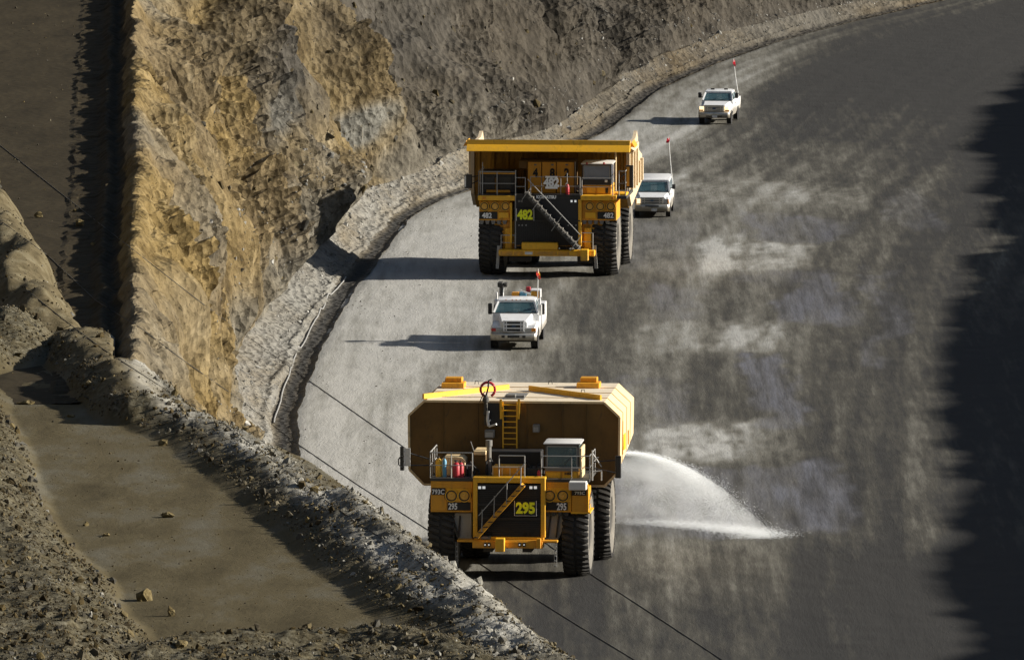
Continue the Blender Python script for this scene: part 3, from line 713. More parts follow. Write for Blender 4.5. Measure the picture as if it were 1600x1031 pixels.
# ridge of dumped mounds beyond the track
ridgeB = poly_d([(30, 455), (70, 480), (108, 487), (140, 517), (170, 545), (200, 578), (226, 612)], 16.0)
d, arc, L = pline(XX, YY, ridgeB); Z = np.maximum(Z, BEN + (1.05 + .18 * np.sin(arc * .5)) * np.clip(1 - (np.abs(d) / (1.6 + .5 * w1)) ** 2, 0, 1) * sstep(-.2, 1, arc) * (.85 + .5 * w1))
ridgeR = poly_d([(5, 440), (50, 480), (90, 530), (140, 568), (185, 600)], 15.3)
d, arc, L = pline(XX, YY, ridgeR); Z = np.maximum(Z, BEN + .45 * np.exp(-(d / .7) ** 2))
def mound(cx, cy, h, rx, ry, p=1.0):
    global Z
    c = P(cx, cy, BEN); q = np.hypot((XX - c[0]) / rx, (YY - c[1]) / ry)
    Z = np.maximum(Z, BEN + h * np.clip(1 - q ** 1.6 + .12 * w1, 0, 1.2) ** p)
mound(8, 440, 3.3, 3.3, 9); mound(-60, 450, 3.8, 4, 10); mound(15, 545, 1.45, 1.9, 8); mound(-40, 560, 1.2, 2, 8); mound(205, 628, 1.05, 1.1, 4.5)
ridgeA = poly_d([(-90, 200), (-45, 275), (-5, 350), (25, 410), (58, 462), (80, 484)], 16.2)
dA, arcA, LA = pline(XX, YY, ridgeA); hA = (1.75 + .25 * np.sin(arcA * .13)) * np.clip(1 - (np.abs(dA) / (1.85 + .5 * w1)) ** 2, 0, 1) * (.9 + .4 * w1) * (1 - sstep(LA - 3, LA + .5, arcA))
fm = sstep(398, 404, YY); Z = Z * (1 - fm) + fm * (BEN - .45); Z = np.maximum(Z, BEN - .45 * fm + hA * 1.25)
dB, arcB, LB = pline(XX, YY, ridgeB)
tan = np.clip(np.maximum(hA * 1.4, 1.5 * np.clip(1 - np.abs(dB) / 1.5, 0, 1) * sstep(-.2, 1, arcB) * (1 - sstep(LB - 4, LB, arcB))), 0, 1)
# slope rising on the left and the windrow at the bottom
leftl = poly_d([(-60, 520), (0, 600), (45, 690), (70, 760), (110, 830), (185, 925), (245, 1000), (262, 1080), (270, 1400)], BEN)
d, arc, L = pline(XX, YY, leftl)
if np.mean(d[(XX < -20) & (YY < 340)]) < 0: d = -d
Z += np.clip(d + .35 * w1, 0, 2.6) * .46 * (YY < 386) * (1 - sstep(376, 388, YY))
botl = poly_d([(200, 1022), (300, 1003), (400, 996), (520, 990), (600, 990), (700, 1012), (800, 1060)], 15.5)
d, arc, L = pline(XX, YY, botl); Z = np.maximum(Z, BEN + (.62 + .2 * w1) * np.exp(-(d / 1.5) ** 2))
Z = np.maximum(Z, BEN + .45 * (1 - sstep(308, 311, YY)) * (din > 0))
Z = np.where((fm > .5) & (Z < BEN + .04), BEN - .45, Z)
rough = np.clip((Z - BEN - .12) / .3, 0, 1)
Z -= lat * 1.35 * (din < 0) * (YY < 384)
Z -= 24 * sstep(0, .3, XX + .0338 * YY + .9) * (YY >= 384)
Z += rough * (.13 * w2 + .07 * w3) * (din > -2.5) * (1 - .7 * tan)
Z = np.maximum(Z, -4)
trackness = 1 - rough
dim = np.clip(1.05 - din * 1.5, 0, 1) * sstep(.25, .55, Z - BEN + lat * 1.35) * np.clip(.6 + w1, .2, 1) * (1 - fm)          # sunlit look painted pale on the stone of the crest and the outer face
lft = np.clip((-8 - XX) / 10, 0, 1)  # stones darken to the left: corner light falloff put into their tint
M['bench'], nt, b = nmat("bench_dirt")
v = coords(nt); f1 = noise(nt, coords(nt, (1, .3, 1)), .55, 8, .6); f2 = noise(nt, v, 5, 8, .7); f3 = noise(nt, v, 1.4, 6, .65)
trk = ramp(nt, f1, [(.30, (.054, .043, .021)), (.5, (.086, .070, .037)), (.66, (.108, .098, .070))])
rub = ramp(nt, f2, [(.30, (.010, .008, .004)), (.46, (.050, .041, .022)), (.60, (.10, .086, .052)), (.75, (.19, .172, .12))])
rub2 = mix(nt, ramp(nt, f3, [(.42, 0.0), (.6, 1.0)]), rub, ramp(nt, f2, [(.3, (.014, .013, .010)), (.5, (.080, .071, .046)), (.7, (.19, .175, .13))]))
c_ = mix(nt, attr(nt, "rough"), trk, rub2)
c_ = mix(nt, attr(nt, "tan"), c_, ramp(nt, f3, [(.3, (.050, .040, .020)), (.5, (.105, .085, .047)), (.7, (.155, .135, .085))]))
c_ = mix(nt, attr(nt, "pale"), c_, ramp(nt, f2, [(.3, (.12, .115, .10)), (.5, (.30, .29, .255)), (.7, (.44, .43, .385))]))
nt.links.new(c_, b.inputs["Base Color"]); b.inputs["Roughness"].default_value = .95; b.inputs["Specular IOR Level"].default_value = .12
bump(nt, b, f2, .6, .08, bump(nt, b, noise(nt, v, 14, 4, .6), .3, .02))
bench = grid_mesh("terrain", np.stack([XX, YY, Z], -1).reshape(-1, 3), len(ysn), len(xs), M['bench'], {"rough": rough, "pale": dim, "tan": tan})
tag(bench, kind="structure")

dg = bpy.context.evaluated_depsgraph_get()
BVH = [BVHTree.FromObject(o, dg) for o in (bench, hill, road, emb)]
def cast(o, d, maxd=2000):
    best = None
    for t in BVH:
        h = t.ray_cast(Vector(o), Vector(d).normalized(), maxd)
        if h[0] is not None and (best is None or h[3] < best[3]): best = h
    return best
def drop_z(x, y):
    h = cast((x, y, 60), (0, 0, -1), 80); return h[0].z if h else 0.0
def on_photo(px_, py_):
    h = cast((0, 0, CAM_H), ray(px_, py_)); return h[0] if h else None

# ---- rubble: broken rock strewn over the loose faces
def rock_shapes(n, seed):
    out = []; g_ = np.random.default_rng(seed)
    for i in range(n):
        bm = bmesh.new(); pts = g_.normal(size=(13, 3)); pts /= np.linalg.norm(pts, axis=1)[:, None]; pts *= g_.uniform(.62, 1, (13, 1)); pts *= np.array([1, g_.uniform(.6, .95), g_.uniform(.5, .85)])
        vs = [bm.verts.new(p) for p in pts]; r = bmesh.ops.convex_hull(bm, input=vs)
        bmesh.ops.delete(bm, geom=[v_ for v_ in bm.verts if not v_.link_faces], context='VERTS'); bmesh.ops.triangulate(bm, faces=bm.faces); bmesh.ops.recalc_face_normals(bm, faces=bm.faces)
        bm.verts.index_update()
        out.append((np.array([v_.co[:] for v_ in bm.verts]), np.array([[v_.index for v_ in f.verts] for f in bm.faces]))); bm.free()
    return out
SHAPES = rock_shapes(14, 5)
def rubble(name, pts, sizes, mat, seed, tint=None, parent=None):
    g_ = np.random.default_rng(seed); VV, FF, TT = [], [], []; base = 0
    for i, (p, s_) in enumerate(zip(pts, sizes)):
        V_, F_ = SHAPES[g_.integers(len(SHAPES))]
        q = Euler(tuple(g_.uniform(0, 6.28, 3) * np.array([.35, .35, 1]))).to_matrix()
        W = (V_ * s_) @ np.array(q).T + np.array(p); VV.append(W); FF.append(F_ + base); base += len(W)
        TT.append(np.full(len(W), tint[i] if tint is not None else g_.uniform()))
    return tri_mesh(name, np.concatenate(VV), np.concatenate(FF), mat, {"tint": np.concatenate(TT)}, False, parent)
M['stone'], nt, b = nmat("broken_stone")
v = coords(nt); f2 = noise(nt, v, 7, 6, .65)
base_c = ramp(nt, attr(nt, "tint"), [(0, (.030, .022, .010)), (.22, (.085, .062, .024)), (.42, (.075, .072, .062)), (.6, (.15, .115, .05)), (.8, (.17, .165, .145)), (1, (.34, .33, .29))])
nt.links.new(mix(nt, ramp(nt, f2, [(.35, .6), (.6, 0.0)]), base_c, (.03, .024, .014)), b.inputs["Base Color"]); b.inputs["Roughness"].default_value = .95; b.inputs["Specular IOR Level"].default_value = .15
bump(nt, b, f2, .5, .04)
M['pale_stone'], nt, b = nmat("pale_crushed_stone")
v = coords(nt); f2 = noise(nt, v, 6, 6, .65)
nt.links.new(mix(nt, ramp(nt, f2, [(.35, .5), (.6, 0.0)]), ramp(nt, attr(nt, "tint"), [(0, (.10, .098, .088)), (.5, (.24, .235, .215)), (1, (.42, .41, .375))]), (.10, .095, .08)), b.inputs["Base Color"]); b.inputs["Roughness"].default_value = .95
G = np.random.default_rng(11)
flat = np.stack([XX, YY, Z], -1).reshape(-1, 3); wgt = (rough * (1 - .86 * tan) * (din > -3.2) * np.clip(.4 + .9 * w2, .05, 1.4)).reshape(-1)
cell = np.gradient(ysn)[:, None] * np.ones_like(XX); wgt = wgt * cell.reshape(-1); wgt[flat[:, 1] < 297] = 0
vis_px, vis_py = project(flat[:, 0], flat[:, 1], flat[:, 2]); wgt[(vis_px < -60) | (vis_py > 1075)] = 0
n_r = 27000
ids = G.choice(len(flat), n_r, p=wgt / wgt.sum()); pts = flat[ids] + np.stack([G.uniform(-.06, .06, n_r), G.uniform(-.1, .1, n_r), G.uniform(0, .03, n_r)], 1)
sz = .020 + .034 * G.pareto(2.7, n_r); sz = np.clip(sz, .022, .24)
tin = np.clip(.40 + .36 * vnoise(pts[:, 0] * .6, pts[:, 1] * .3, seed=90) + G.normal(0, .2, n_r) + .55 * dim.reshape(-1)[ids] - .16 * lft.reshape(-1)[ids], 0, 1)
tag(rubble("rubble", pts, sz, M['stone'], 12, tin), "broken brown and grey rock covering the near berm and slopes beside the dirt track", "rubble", kind="stuff")
# scattered fragments along the toe of the left slope and berm, spilling on to the track
tr = ((rough < .5) & (rough > .02) & (din > 0)).reshape(-1) * (vis_px > -40) * (vis_py < 1060) * (flat[:, 1] > 305) * cell.reshape(-1)
ids = G.choice(len(flat), 1500, p=tr / tr.sum()); pts = flat[ids]; sz = np.clip(.03 + .045 * G.pareto(2.4, 1500), .03, .24)
tag(rubble("rubble", pts, sz, M['stone'], 13, np.clip(G.normal(.40, .22, 1500), 0, 1)), "loose stones fallen to the foot of the near slopes where the dirt track begins", "rubble", kind="stuff")
tr = ((rough < .05) & (din > .3)).reshape(-1) * (vis_px > -40) * (vis_py < 1060) * (flat[:, 1] > 303) * (flat[:, 1] < 392) * cell.reshape(-1)
ids = G.choice(len(flat), 1300, p=tr / tr.sum()); pts = flat[ids]; sz = np.clip(.012 + .014 * G.pareto(2.4, 1300), .012, .07)
tag(rubble("gravel", pts, sz, M['stone'], 17, np.clip(G.normal(.35, .15, 1300), 0, .7)), "tiny stones sprinkled over the brown dirt track of the near bench", "gravel", kind="stuff")
yq = G.uniform(400, 580, 420); xq = -.0338 * yq - 3.3 - np.abs(G.normal(0, 3, 420)); pts = [(x_, y_, drop_z(x_, y_)) for x_, y_ in zip(xq, yq)]
tag(rubble("gravel", pts, np.clip(.02 + .03 * G.pareto(2.6, 420), .02, .13), M['stone'], 18, np.clip(G.normal(.4, .15, 420), 0, .7)), "sparse small stones on the dark flat upper bench at left", "gravel", kind="stuff")
# pale stones on the scree above the ditch
ysr = G.uniform(440, 800, 5200); tpos = G.beta(1.6, 1.2, 5200); xq = Xd(ysr) - .5 - tpos * 2.6
pts = [(x_, y_, drop_z(x_, y_) + .02) for x_, y_ in zip(xq, ysr)]
tag(rubble("gravel", pts, np.clip(.03 + .05 * G.pareto(2.8, 5200), .03, .3), M['pale_stone'], 14), "pale grey crushed rock heaped between the rock wall and drainage ditch", "gravel", kind="stuff")
# small stones on the left road shoulder
yq = G.uniform(470, 640, 2600); xq = Xd(yq) + .8 + np.abs(G.normal(0, 2.4, 2600)); keep = vnoise(xq * .5, yq * .1, seed=95) > -.1
pts = [(x_, y_, drop_z(x_, y_)) for x_, y_ in zip(xq[keep], yq[keep])]
tag(rubble("gravel", pts, np.clip(.018 + .02 * G.pareto(3, len(pts)), .018, .09), M['pale_stone'], 15, G.uniform(0, .7, len(pts))), "small stones strewn on the pale left shoulder of the haul road", "gravel", kind="stuff")
# blocks caught on the wall
yq = G.uniform(470, 800, 2600); hq = G.uniform(.05, .95, 2600); pts = []; szs = []
for y_, h_ in zip(yq, hq):
    hh = BVH[1].ray_cast(Vector((60, y_, 1.3 + 13 * h_)), Vector((-1, 0, 0)), 160)
    if hh[0] is not None: pts.append(hh[0][:]); szs.append(min(.55, .07 + .10 * G.pareto(2.8)))
M['wall_stone'] = M['stone']
tag(rubble("rubble", pts, szs, M['stone'], 16, np.clip(G.normal(.40, .16, len(pts)), 0, .8)), "angular rock fragments lodged across the tall ochre rock wall", "rubble", kind="stuff")

# ---- single boulders one can point at
M['boulder'] = soil_mat("boulder_rock", (.05, .038, .014), (.13, .10, .045), (.24, .20, .11), 2.0, fine=8)
def boulder(px_, py_, size, label, seed, sq=(1, 1, .8), parent=None):
    p = on_photo(px_, py_)
    bm = bmesh.new(); g_ = np.random.default_rng(seed); pts_ = g_.normal(size=(22, 3)); pts_ /= np.linalg.norm(pts_, axis=1)[:, None]; pts_ *= g_.uniform(.72, 1, (22, 1)) * np.array(sq)
    vs = [bm.verts.new(Vector(q) * size) for q in pts_]; bmesh.ops.convex_hull(bm, input=vs)
    bmesh.ops.delete(bm, geom=[v_ for v_ in bm.verts if not v_.link_faces], context='VERTS'); bmesh.ops.triangulate(bm, faces=bm.faces)
    bmesh.ops.subdivide_edges(bm, edges=bm.edges, cuts=1, use_grid_fill=True)
    for v_ in bm.verts: v_.co += Vector(g_.normal(size=3)) * size * .045
    bmesh.ops.recalc_face_normals(bm, faces=bm.faces); me = bpy.data.meshes.new("boulder"); bm.to_mesh(me); bm.free()
    o = link_mesh("boulder", me, M['boulder'], parent, (p.x, p.y, p.z + size * sq[2] * .45)); o.rotation_euler.z = seed
    tag(o, label, "boulder", "boulders lying on the benches"); return o
boulder(124, 352, .24, "angular yellowish boulder with a long shadow, alone on the dark upper bench", 2)
boulder(60, 340, .22, "dark brown boulder on the upper bench, touching the tan mound", 3, (1, .8, .9))
boulder(117, 331, .11, "small stone just behind the yellowish boulder on the upper bench", 4)
boulder(146, 383, .12, "small reddish stone at the shadow's edge on the upper bench, nearer than the yellowish boulder", 5)
boulder(262, 808, .21, "low pale boulder lying alone in the middle of the brown dirt track", 6, (1.2, .9, .6))
boulder(268, 962, .20, "upright pointed boulder casting a long shadow near the track's bottom end", 7, (.6, .6, 1.35))
boulder(166, 837, .16, "flat stone with a lit right edge on the track, left of the pale lone boulder", 8, (1.3, .9, .5))
boulder(134, 821, .12, "small stone nearest the rubble slope on the track, left of the flat stone", 9)
boulder(228, 938, .34, "big dark pointed boulder heaped at the track's left edge among rubble", 10, (1.2, .9, .85))
boulder(255, 696, .22, "ochre boulder at the inner foot of the near rock berm", 11, (1, .9, .8))
boulder(40, 631, .26, "long flat dark boulder at the far left edge of the dirt track", 12, (1.8, .9, .4))
boulder(110, 652, .14, "small dark stone alone on the far part of the dirt track", 13, (1.2, .9, .6))
boulder(283, 1012, .26, "rounded dark boulder at the foot of the windrow along the bottom edge", 14, (1.3, .9, .7))

# ---- cables lying over the ground, and the pale pipe in the ditch
M['cable'] = paint("black_cable_sheath", (.035, .033, .03), (.08, .07, .055), .5, .8)
M['pipe'] = paint("pale_drain_pipe", (.33, .33, .32), (.3, .29, .26), .5, .4)
def cable(pix, r, label, step=7):
    pix = np.array(pix, float); seg = np.hypot(*np.diff(pix, axis=0).T); cum = np.concatenate([[0], np.cumsum(seg)])
    tq = np.arange(0, cum[-1], step); pts = []
    for t_ in tq:
        h = on_photo(np.interp(t_, cum, pix[:, 0]), np.interp(t_, cum, pix[:, 1]))
        if h is not None: pts.append(Vector(h) + Vector((0, -.02, r * .8)))
    mb = MB(); mb.tube(pts, r, 5); o = mb.build("cable", M['cable']); tag(o, label, "cable", "cables trailing over the pit"); return o
cable([(-12, 218), (120, 322), (215, 396), (310, 470), (455, 575), (565, 652), (672, 727), (800, 812), (925, 898), (1030, 966), (1150, 1045), (1500, 1285), (1800, 1500)], .015, "highest dark cable, running down the rock wall to the water truck's right front tyre")
cable([(-12, 336), (75, 400), (150, 470), (220, 513), (285, 562), (380, 628), (460, 690), (560, 758), (660, 822), (785, 903), (900, 975), (1020, 1048), (1350, 1275), (1650, 1490)], .014, "middle dark cable, meeting the water truck at its left front tyre")
cable([(40, 452), (100, 500), (160, 545), (245, 600), (340, 655), (430, 722), (520, 790), (610, 850), (700, 905), (760, 947), (860, 1010), (920, 1045)], .014, "lowest dark cable, following the outer side of the near rock berm")
mb = MB(); yq = np.arange(514, 590, 2.0)
mb.tube([(x_ - .32, y_, drop_z(x_ - .32, y_) + .06) for x_, y_ in zip(Xd(yq) + .04 * np.sin(yq * .4), yq)], .034, 6)
tag(mb.build("drain_pipe", M['pipe']), "thin pale pipe lying along the wet drainage ditch", "pipe")
# ================================================================== WATER TRUCK
def hbox(mb, E, x0, x1, y0, y1, d0, d1):
    """box whose front elevation fills survey pixels x0..x1, y0..y1 at depth d0"""
    a, zt = E(x0, y0, d0); b_, zb = E(x1, y1, d0); mb.box(a, b_, d0, d1, zb, zt); return a, b_, zb, zt
def panel_text(E, txt, x0, x1, y0, y1, d, mat, parent, bold=.03, name="lettering", sp=1.0):
    a, zt = E(x0, y0, d); b_, zb = E(x1, y1, d)
    return lettering(txt, a, b_, zb, zt, d - .004, mat, parent, name, bold, spacing=sp)
def headlamp(parent, x, z, d, r, lens='lens', housing='bright_yellow'):
    h = MB(); h.lathe([(.10, r * 1.15), (-.06, r * 1.15), (-.06, r * .92), (.02, r * .85)], (x, d, z), 'y', 20, False); o = h.build("headlight", M[housing], parent)
    k = MB(); k.lathe([(-.07, r * .98), (-.075, r * .80), (-.05, r * .78)], (x, d, z), 'y', 20, False); k.lathe([(.09, r * 1.32), (.0, r * 1.32), (-.0, r * 1.1)], (x, d + .03, z), 'y', 20, False); k.build('lamp_gasket', M['black'], o)
    l = MB(); l.lathe([(-.03, .005), (-.045, r * .5), (-.02, r * .9), (.0, r * .92)], (x, d, z), 'y', 20, False); l.lathe([(-.055, .004), (-.06, r * .28), (-.03, r * .32)], (x, d, z), 'y', 12, False); l.build("lens", M[lens], o)
    return o
def slats(mb, x0, x1, z0, z1, d, n, t=.03, depth=.05, vertical=False):
    for i in range(n):
        k = (i + .5) / n
        if vertical: xx = x0 + (x1 - x0) * k; mb.box(xx - t / 2, xx + t / 2, d - depth, d, z0, z1)
        else: zz = z0 + (z1 - z0) * k; mb.box(x0, x1, d - depth, d, zz - t / 2, zz + t / 2)

def cab_unit(root, x0, x1, z0, zs, z1, d0, d1, lower, roofm, glassm='glass', pillar='dark'):
    """operator cab: lower body to sill zs, glazed above, roof with overhang"""
    t = MB(); t.box(x0, x1, d0, d1, z0, zs); body = t.build("cab", M[lower], root, .03)
    p = MB(); w = .09
    for xx in (x0 + w / 2, x1 - w / 2):
        for dd in (d0 + w / 2, d1 - w / 2): p.box(xx - w / 2, xx + w / 2, dd - w / 2, dd + w / 2, zs, z1 - .06)
    p.box(x0 + w, x1 - w, d0, d0 + w, z1 - .15, z1 - .06); p.box(x0, x1, d1 - .05, d1, zs, z1 - .1)
    p.build("cab_frame", M[pillar], body, .01)
    r = MB(); r.loft([[(x0 - .06, d0 - .06, z1 - .06), (x1 + .06, d0 - .06, z1 - .06), (x1 + .06, d1 + .05, z1 - .06), (x0 - .06, d1 + .05, z1 - .06)],
                      [(x0 - .06, d0 - .06, z1 - .015), (x1 + .06, d0 - .06, z1 - .015), (x1 + .06, d1 + .05, z1 - .015), (x0 - .06, d1 + .05, z1 - .015)],
                      [(x0 + .03, d0 + .02, z1 + .02), (x1 - .03, d0 + .02, z1 + .02), (x1 - .03, d1 - .05, z1 + .02), (x0 + .03, d1 - .05, z1 + .02)]])
    r.build("cab_roof", M[roofm], body)
    g_ = MB(); g_.box(x0 + w, x1 - w, d0 + .02, d0 + .035, zs + .02, z1 - .15); g_.build("windscreen", M[glassm], body)
    s_ = MB()
    for xx in (x0 + .02, x1 - .035): s_.box(xx, xx + .015, d0 + w, d1 - w, zs + .02, z1 - .1)
    s_.build("side_window", M[glassm], body)
    f = MB()
    a, b_, c_, e_ = x0 + w, x1 - w, zs + .02, z1 - .15
    for q in (((a, c_), (b_, c_)), ((b_, c_), (b_, e_)), ((b_, e_), (a, e_)), ((a, e_), (a, c_))): f.beam((q[0][0], d0 + .01, q[0][1]), (q[1][0], d0 + .01, q[1][1]), .035, .035)
    f.build("window_seal", M['rail'], body)
    wp = MB(); wp.tube([((x0 + x1) / 2, d0 - .02, zs), ((x0 + x1) / 2 + .35, d0 - .02, zs + .42)], .012, 5); wp.build("wiper", M['black'], body)
    st = MB(); st.lathe([(-.02, .20), (.02, .20), (.02, .17), (-.02, .17), (-.02, .20)], (x0 + (x1 - x0) * .68, d0 + .45, zs + .12), 'y', 20, False); st.build("steering_wheel", M['black'], body)
    se = MB(); xs_ = x0 + (x1 - x0) * .68; se.box(xs_ - .25, xs_ + .25, d0 + .85, d0 + 1.3, zs - .35, zs - .2); se.box(xs_ - .25, xs_ + .25, d0 + 1.22, d0 + 1.36, zs - .2, zs + .45); se.build("seat", M['black'], body)
    return body
def mirror(root, E, x0, x1, y0, y1, d, arm_to, back='black'):
    t = MB(); a, b_, c_, e_ = hbox(t, E, x0, x1, y0, y1, d, d + .12); o = t.build("mirror", M[back], root, .02)
    k = MB()
    for f in (.2, .8): z_ = c_ + (e_ - c_) * f; k.tube([((a + b_) / 2, d + .14, z_), (arm_to[0], arm_to[1], arm_to[2] + (f - .5) * .4)], .03, 6)
    k.build("mirror_arm", M['black'], o)
    fr = MB(); fr.box(a + .05, b_ - .05, d - .012, d - .002, c_ + .06, e_ - .06); fr.build("mirror_back_panel", M['dark'], o)
    return o

E = E295 = Elev(799, 897, -R(5))
wt = empty("water_truck", E.o, E.yaw)
tag(wt, "huge yellow mining water truck with octagonal tank and yellow number 295, spraying the road", "water truck")
mb = MB()
for sx in (-1, 1): mb.box(sx * .62, sx * 1.0, -1.9, 9.6, 1.15, 2.0)
mb.box(-1.0, 1.0, -1.2, 1.6, 1.5, 3.2); mb.box(-1.2, 1.2, 1.6, 3.4, 1.2, 2.6); mb.cyl((-2.3, 0, 1.7), (2.3, 0, 1.7), .3, 12); mb.box(-2.2, 2.2, 4.2, 5.0, 1.9, 3.3)
mb.build("chassis", M['dark'], wt)
mb = MB(); mb.lathe([(-2.9, .5), (-1.4, .55), (-.9, .95), (.9, .95), (1.4, .55), (2.9, .5)], (0, 5.9, 1.78), 'x', 20); mb.build("rear_axle", M['dark'], wt)
for sx in (-1, 1): make_wheel(wt, sx * 2.77, 0, 1.78, 1.10, .78, sx)
for sx in (-1, 1):
    make_wheel(wt, sx * 3.20, 5.9, 1.78, 1.08, .78, sx); make_wheel(wt, sx * 1.98, 5.9, 1.78, 1.08, .78, sx)
# radiator
dG = -1.9
t = MB(); a, b_, c_, e_ = hbox(t, E, 745, 846, 756, 840, dG, dG + .8); gr = t.build("radiator_grille", M['grille'], wt)
t = MB(); slats(t, a + .05, b_ - .05, c_ + .05, e_ - .1, dG - .002, 26, .02, .03)
for zz in (.36, .62): t.box(a, b_, dG - .07, dG, c_ + (e_ - c_) * zz - .05, c_ + (e_ - c_) * zz + .05)
t.build("grille_bars", M['black'], gr)
t = MB()
for q in ((739, 746, 748, 840), (845, 852, 748, 840), (739, 852, 745, 755)): hbox(t, E, *q, dG - .10 - .003 * (q[2] == 745), dG + .5)
hbox(t, E, 741, 850, 838, 844, dG - .12, dG + .4); t.build("grille_frame", M['bright_yellow'], wt, .02)
for x_ in (749.5, 756, 829.5, 836.5):
    t = MB(); hbox(t, E, x_ - 2.2, x_ + 2.2, 759.5, 763.5, dG - .05, dG + .02); t.build("marker_lamp", M['lens_white'], wt, label=None)
# stair across the grille
p0, p1 = E(745, 838, dG - .4), E(818, 757, dG - .4)
t = MB(); t.beam((p0[0], dG - .42, p0[1]), (p1[0], dG - .42, p1[1]), .55, .20, (0, 0, 1)); stair = t.build("access_stair", M['yellow'], wt, .015)
t = MB()
for k in range(11): f = k / 10; t.box(p0[0] + (p1[0] - p0[0]) * f - .10, p0[0] + (p1[0] - p0[0]) * f + .10, dG - .74, dG - .55, p0[1] + (p1[1] - p0[1]) * f - .02, p0[1] + (p1[1] - p0[1]) * f + .015)
build_each(t, "step", M['dark'], stair)
t = MB()
for dx in (0, ):
    t.tube([(p0[0] + .1, dG - .70, p0[1] + .9), (p1[0] + .1, dG - .70, p1[1] + .95)], .022); 
    for f in (.12, .38, .65, .95): x_, z_ = p0[0] + (p1[0] - p0[0]) * f, p0[1] + (p1[1] - p0[1]) * f; t.cyl((x_, dG - .70, z_), (x_ + .02, dG - .70, z_ + .9), .020, 6)
t.build("stair_rail", M['rail'], stair)
# number board
t = MB(); a, b_, c_, e_ = hbox(t, E, 803.5, 838.5, 782, 805.5, dG - .16, dG - .1); nb = t.build("number_board", M['decal_black'], wt)
panel_text(E, "295", 806, 836, 784, 803, dG - .165, M['hivis'], nb, .05, "number")
t = MB()
for q in ((803.5, 804.2, 782, 805.5), (837.6, 838.4, 782, 805.5), (803.5, 838.5, 805, 805.8)): hbox(t, E, *q, dG - .17, dG - .15)
build_each(t, "board_edge", M['decal_white'], nb)
# fenders
dF = -1.65
t = MB(); a, b_, c_, e_ = hbox(t, E, 673, 738.5, 751, 800, dF, dF + 2.4); fl = t.build("fender", M['yellow'], wt, .03)
t = MB(); hbox(t, E, 673.2, 738.3, 751.2, 757, dF - .02, dF + .1); hbox(t, E, 673.2, 738.3, 797, 800, dF - .03, dF + .1); hbox(t, E, 696, 697.2, 762, 799, dF - .02, dF + .1); build_each(t, "fender_trim", M['yellow'], fl, .01)
t = MB(); hbox(t, E, 674, 696, 762, 773, dF - .025, dF + .05); q = t.build("model_plate", M['decal_black'], fl); panel_text(E, "793C", 675, 694.5, 764, 772, dF - .03, M['decal_white'], q, .02, "number")
t = MB(); hbox(t, E, 699, 735, 784.5, 797, dF - .025, dF + .05); q = t.build("number_plate", M['decal_black'], fl); panel_text(E, "295", 700.5, 714.5, 785.5, 796, dF - .03, M['decal_white'], q, .03, "number")
t = MB(); hbox(t, E, 698, 736, 762.5, 783.5, dF - .02, dF + .05); t.build("lamp_panel", M['bright_yellow'], fl, .01)
t = MB(); a2, b2, c2, e2 = hbox(t, E, 849, 893, 751, 800, dF, dF + 2.4); fr = t.build("fender", M['yellow'], wt, .03)
t = MB(); hbox(t, E, 850, 891.5, 762, 783.5, dF - .02, dF + .05); t.build("lamp_panel", M['bright_yellow'], fr, .01)
t = MB(); hbox(t, E, 849.2, 892.8, 751.2, 757, dF - .02, dF + .1); hbox(t, E, 849.2, 892.8, 797, 800, dF - .03, dF + .1); build_each(t, "fender_trim", M['yellow'], fr, .01)
t = MB(); hbox(t, E, 850.5, 887, 784.5, 797, dF - .025, dF + .05); q = t.build("number_plate", M['decal_black'], fr); panel_text(E, "295", 870, 885, 785.5, 797, dF - .03, M['decal_white'], q, .03, "number")
t = MB(); hbox(t, E, 893.5, 918.5, 764, 801, dF - .02, dF + 1.6); bxr = t.build("battery_box", M['yellow'], wt, .02)
t = MB(); hbox(t, E, 893.5, 916, 766, 774, dF - .05, dF); q = t.build("model_plate", M['decal_black'], bxr); panel_text(E, "793C", 898, 914, 767.5, 772.5, dF - .055, M['decal_white'], q, .015, "number")
t = MB(); x_, z_ = E(911, 789, dF); t.cyl((x_, dF - .06, z_), (x_, dF, z_), .07, 12); t.build("latch", M['yellow'], bxr)
t = MB(); hbox(t, E, 892, 922, 799.5, 802.5, dF - .08, dF + 1.7); hbox(t, E, 917.5, 919.5, 757, 801, dF - .08, dF + .1); t.build("box_edge", M['bright_yellow'], bxr)
t = MB(); hbox(t, E, 888.5, 916, 752.5, 766, dF - .55, dF + .3); t.build("air_cleaner_cover", M['offwhite'], wt, .03)
for x_ in (705.5, 725.5, 859, 879.5):
    xx, zz = E(x_, 774, dF - .03); headlamp(wt, xx, zz, dF - .04, .235)
t = MB()
for x_ in (855, 865, 875, 885): xx, zz = E(x_, 803, dF); t.prism([(xx - .1, zz + .1), (xx + .1, zz + .1), (xx + .06, zz - .08), (xx - .06, zz - .08)], dF, dF + .25)
build_each(t, "bracket", M['dark'], fr)
# grey fender struts
for pts in ([(697, 801), (737, 801), (737, 843), (716, 843)], [(850, 801), (893, 801), (872, 843), (850, 843)]):
    q = [E(*p_, dF + .25) for p_ in pts]; t = MB(); t.prism(q, dF + .25, dF + .5); st_ = t.build("fender_strut", M['pale_grey'], wt, .02)
    xs_ = sorted(p_[0] for p_ in q); t = MB()
    for f in (.25, .55): t.tube([(xs_[0] + (xs_[-1] - xs_[0]) * f, dF + .2, q[0][1] - .1), (xs_[0] + (xs_[-1] - xs_[0]) * (.5 if pts[0][0] < 800 else f - .1), dF + .15, q[2][1] + .1)], .035, 6)
    build_each(t, "hose", M['dark'], st_)
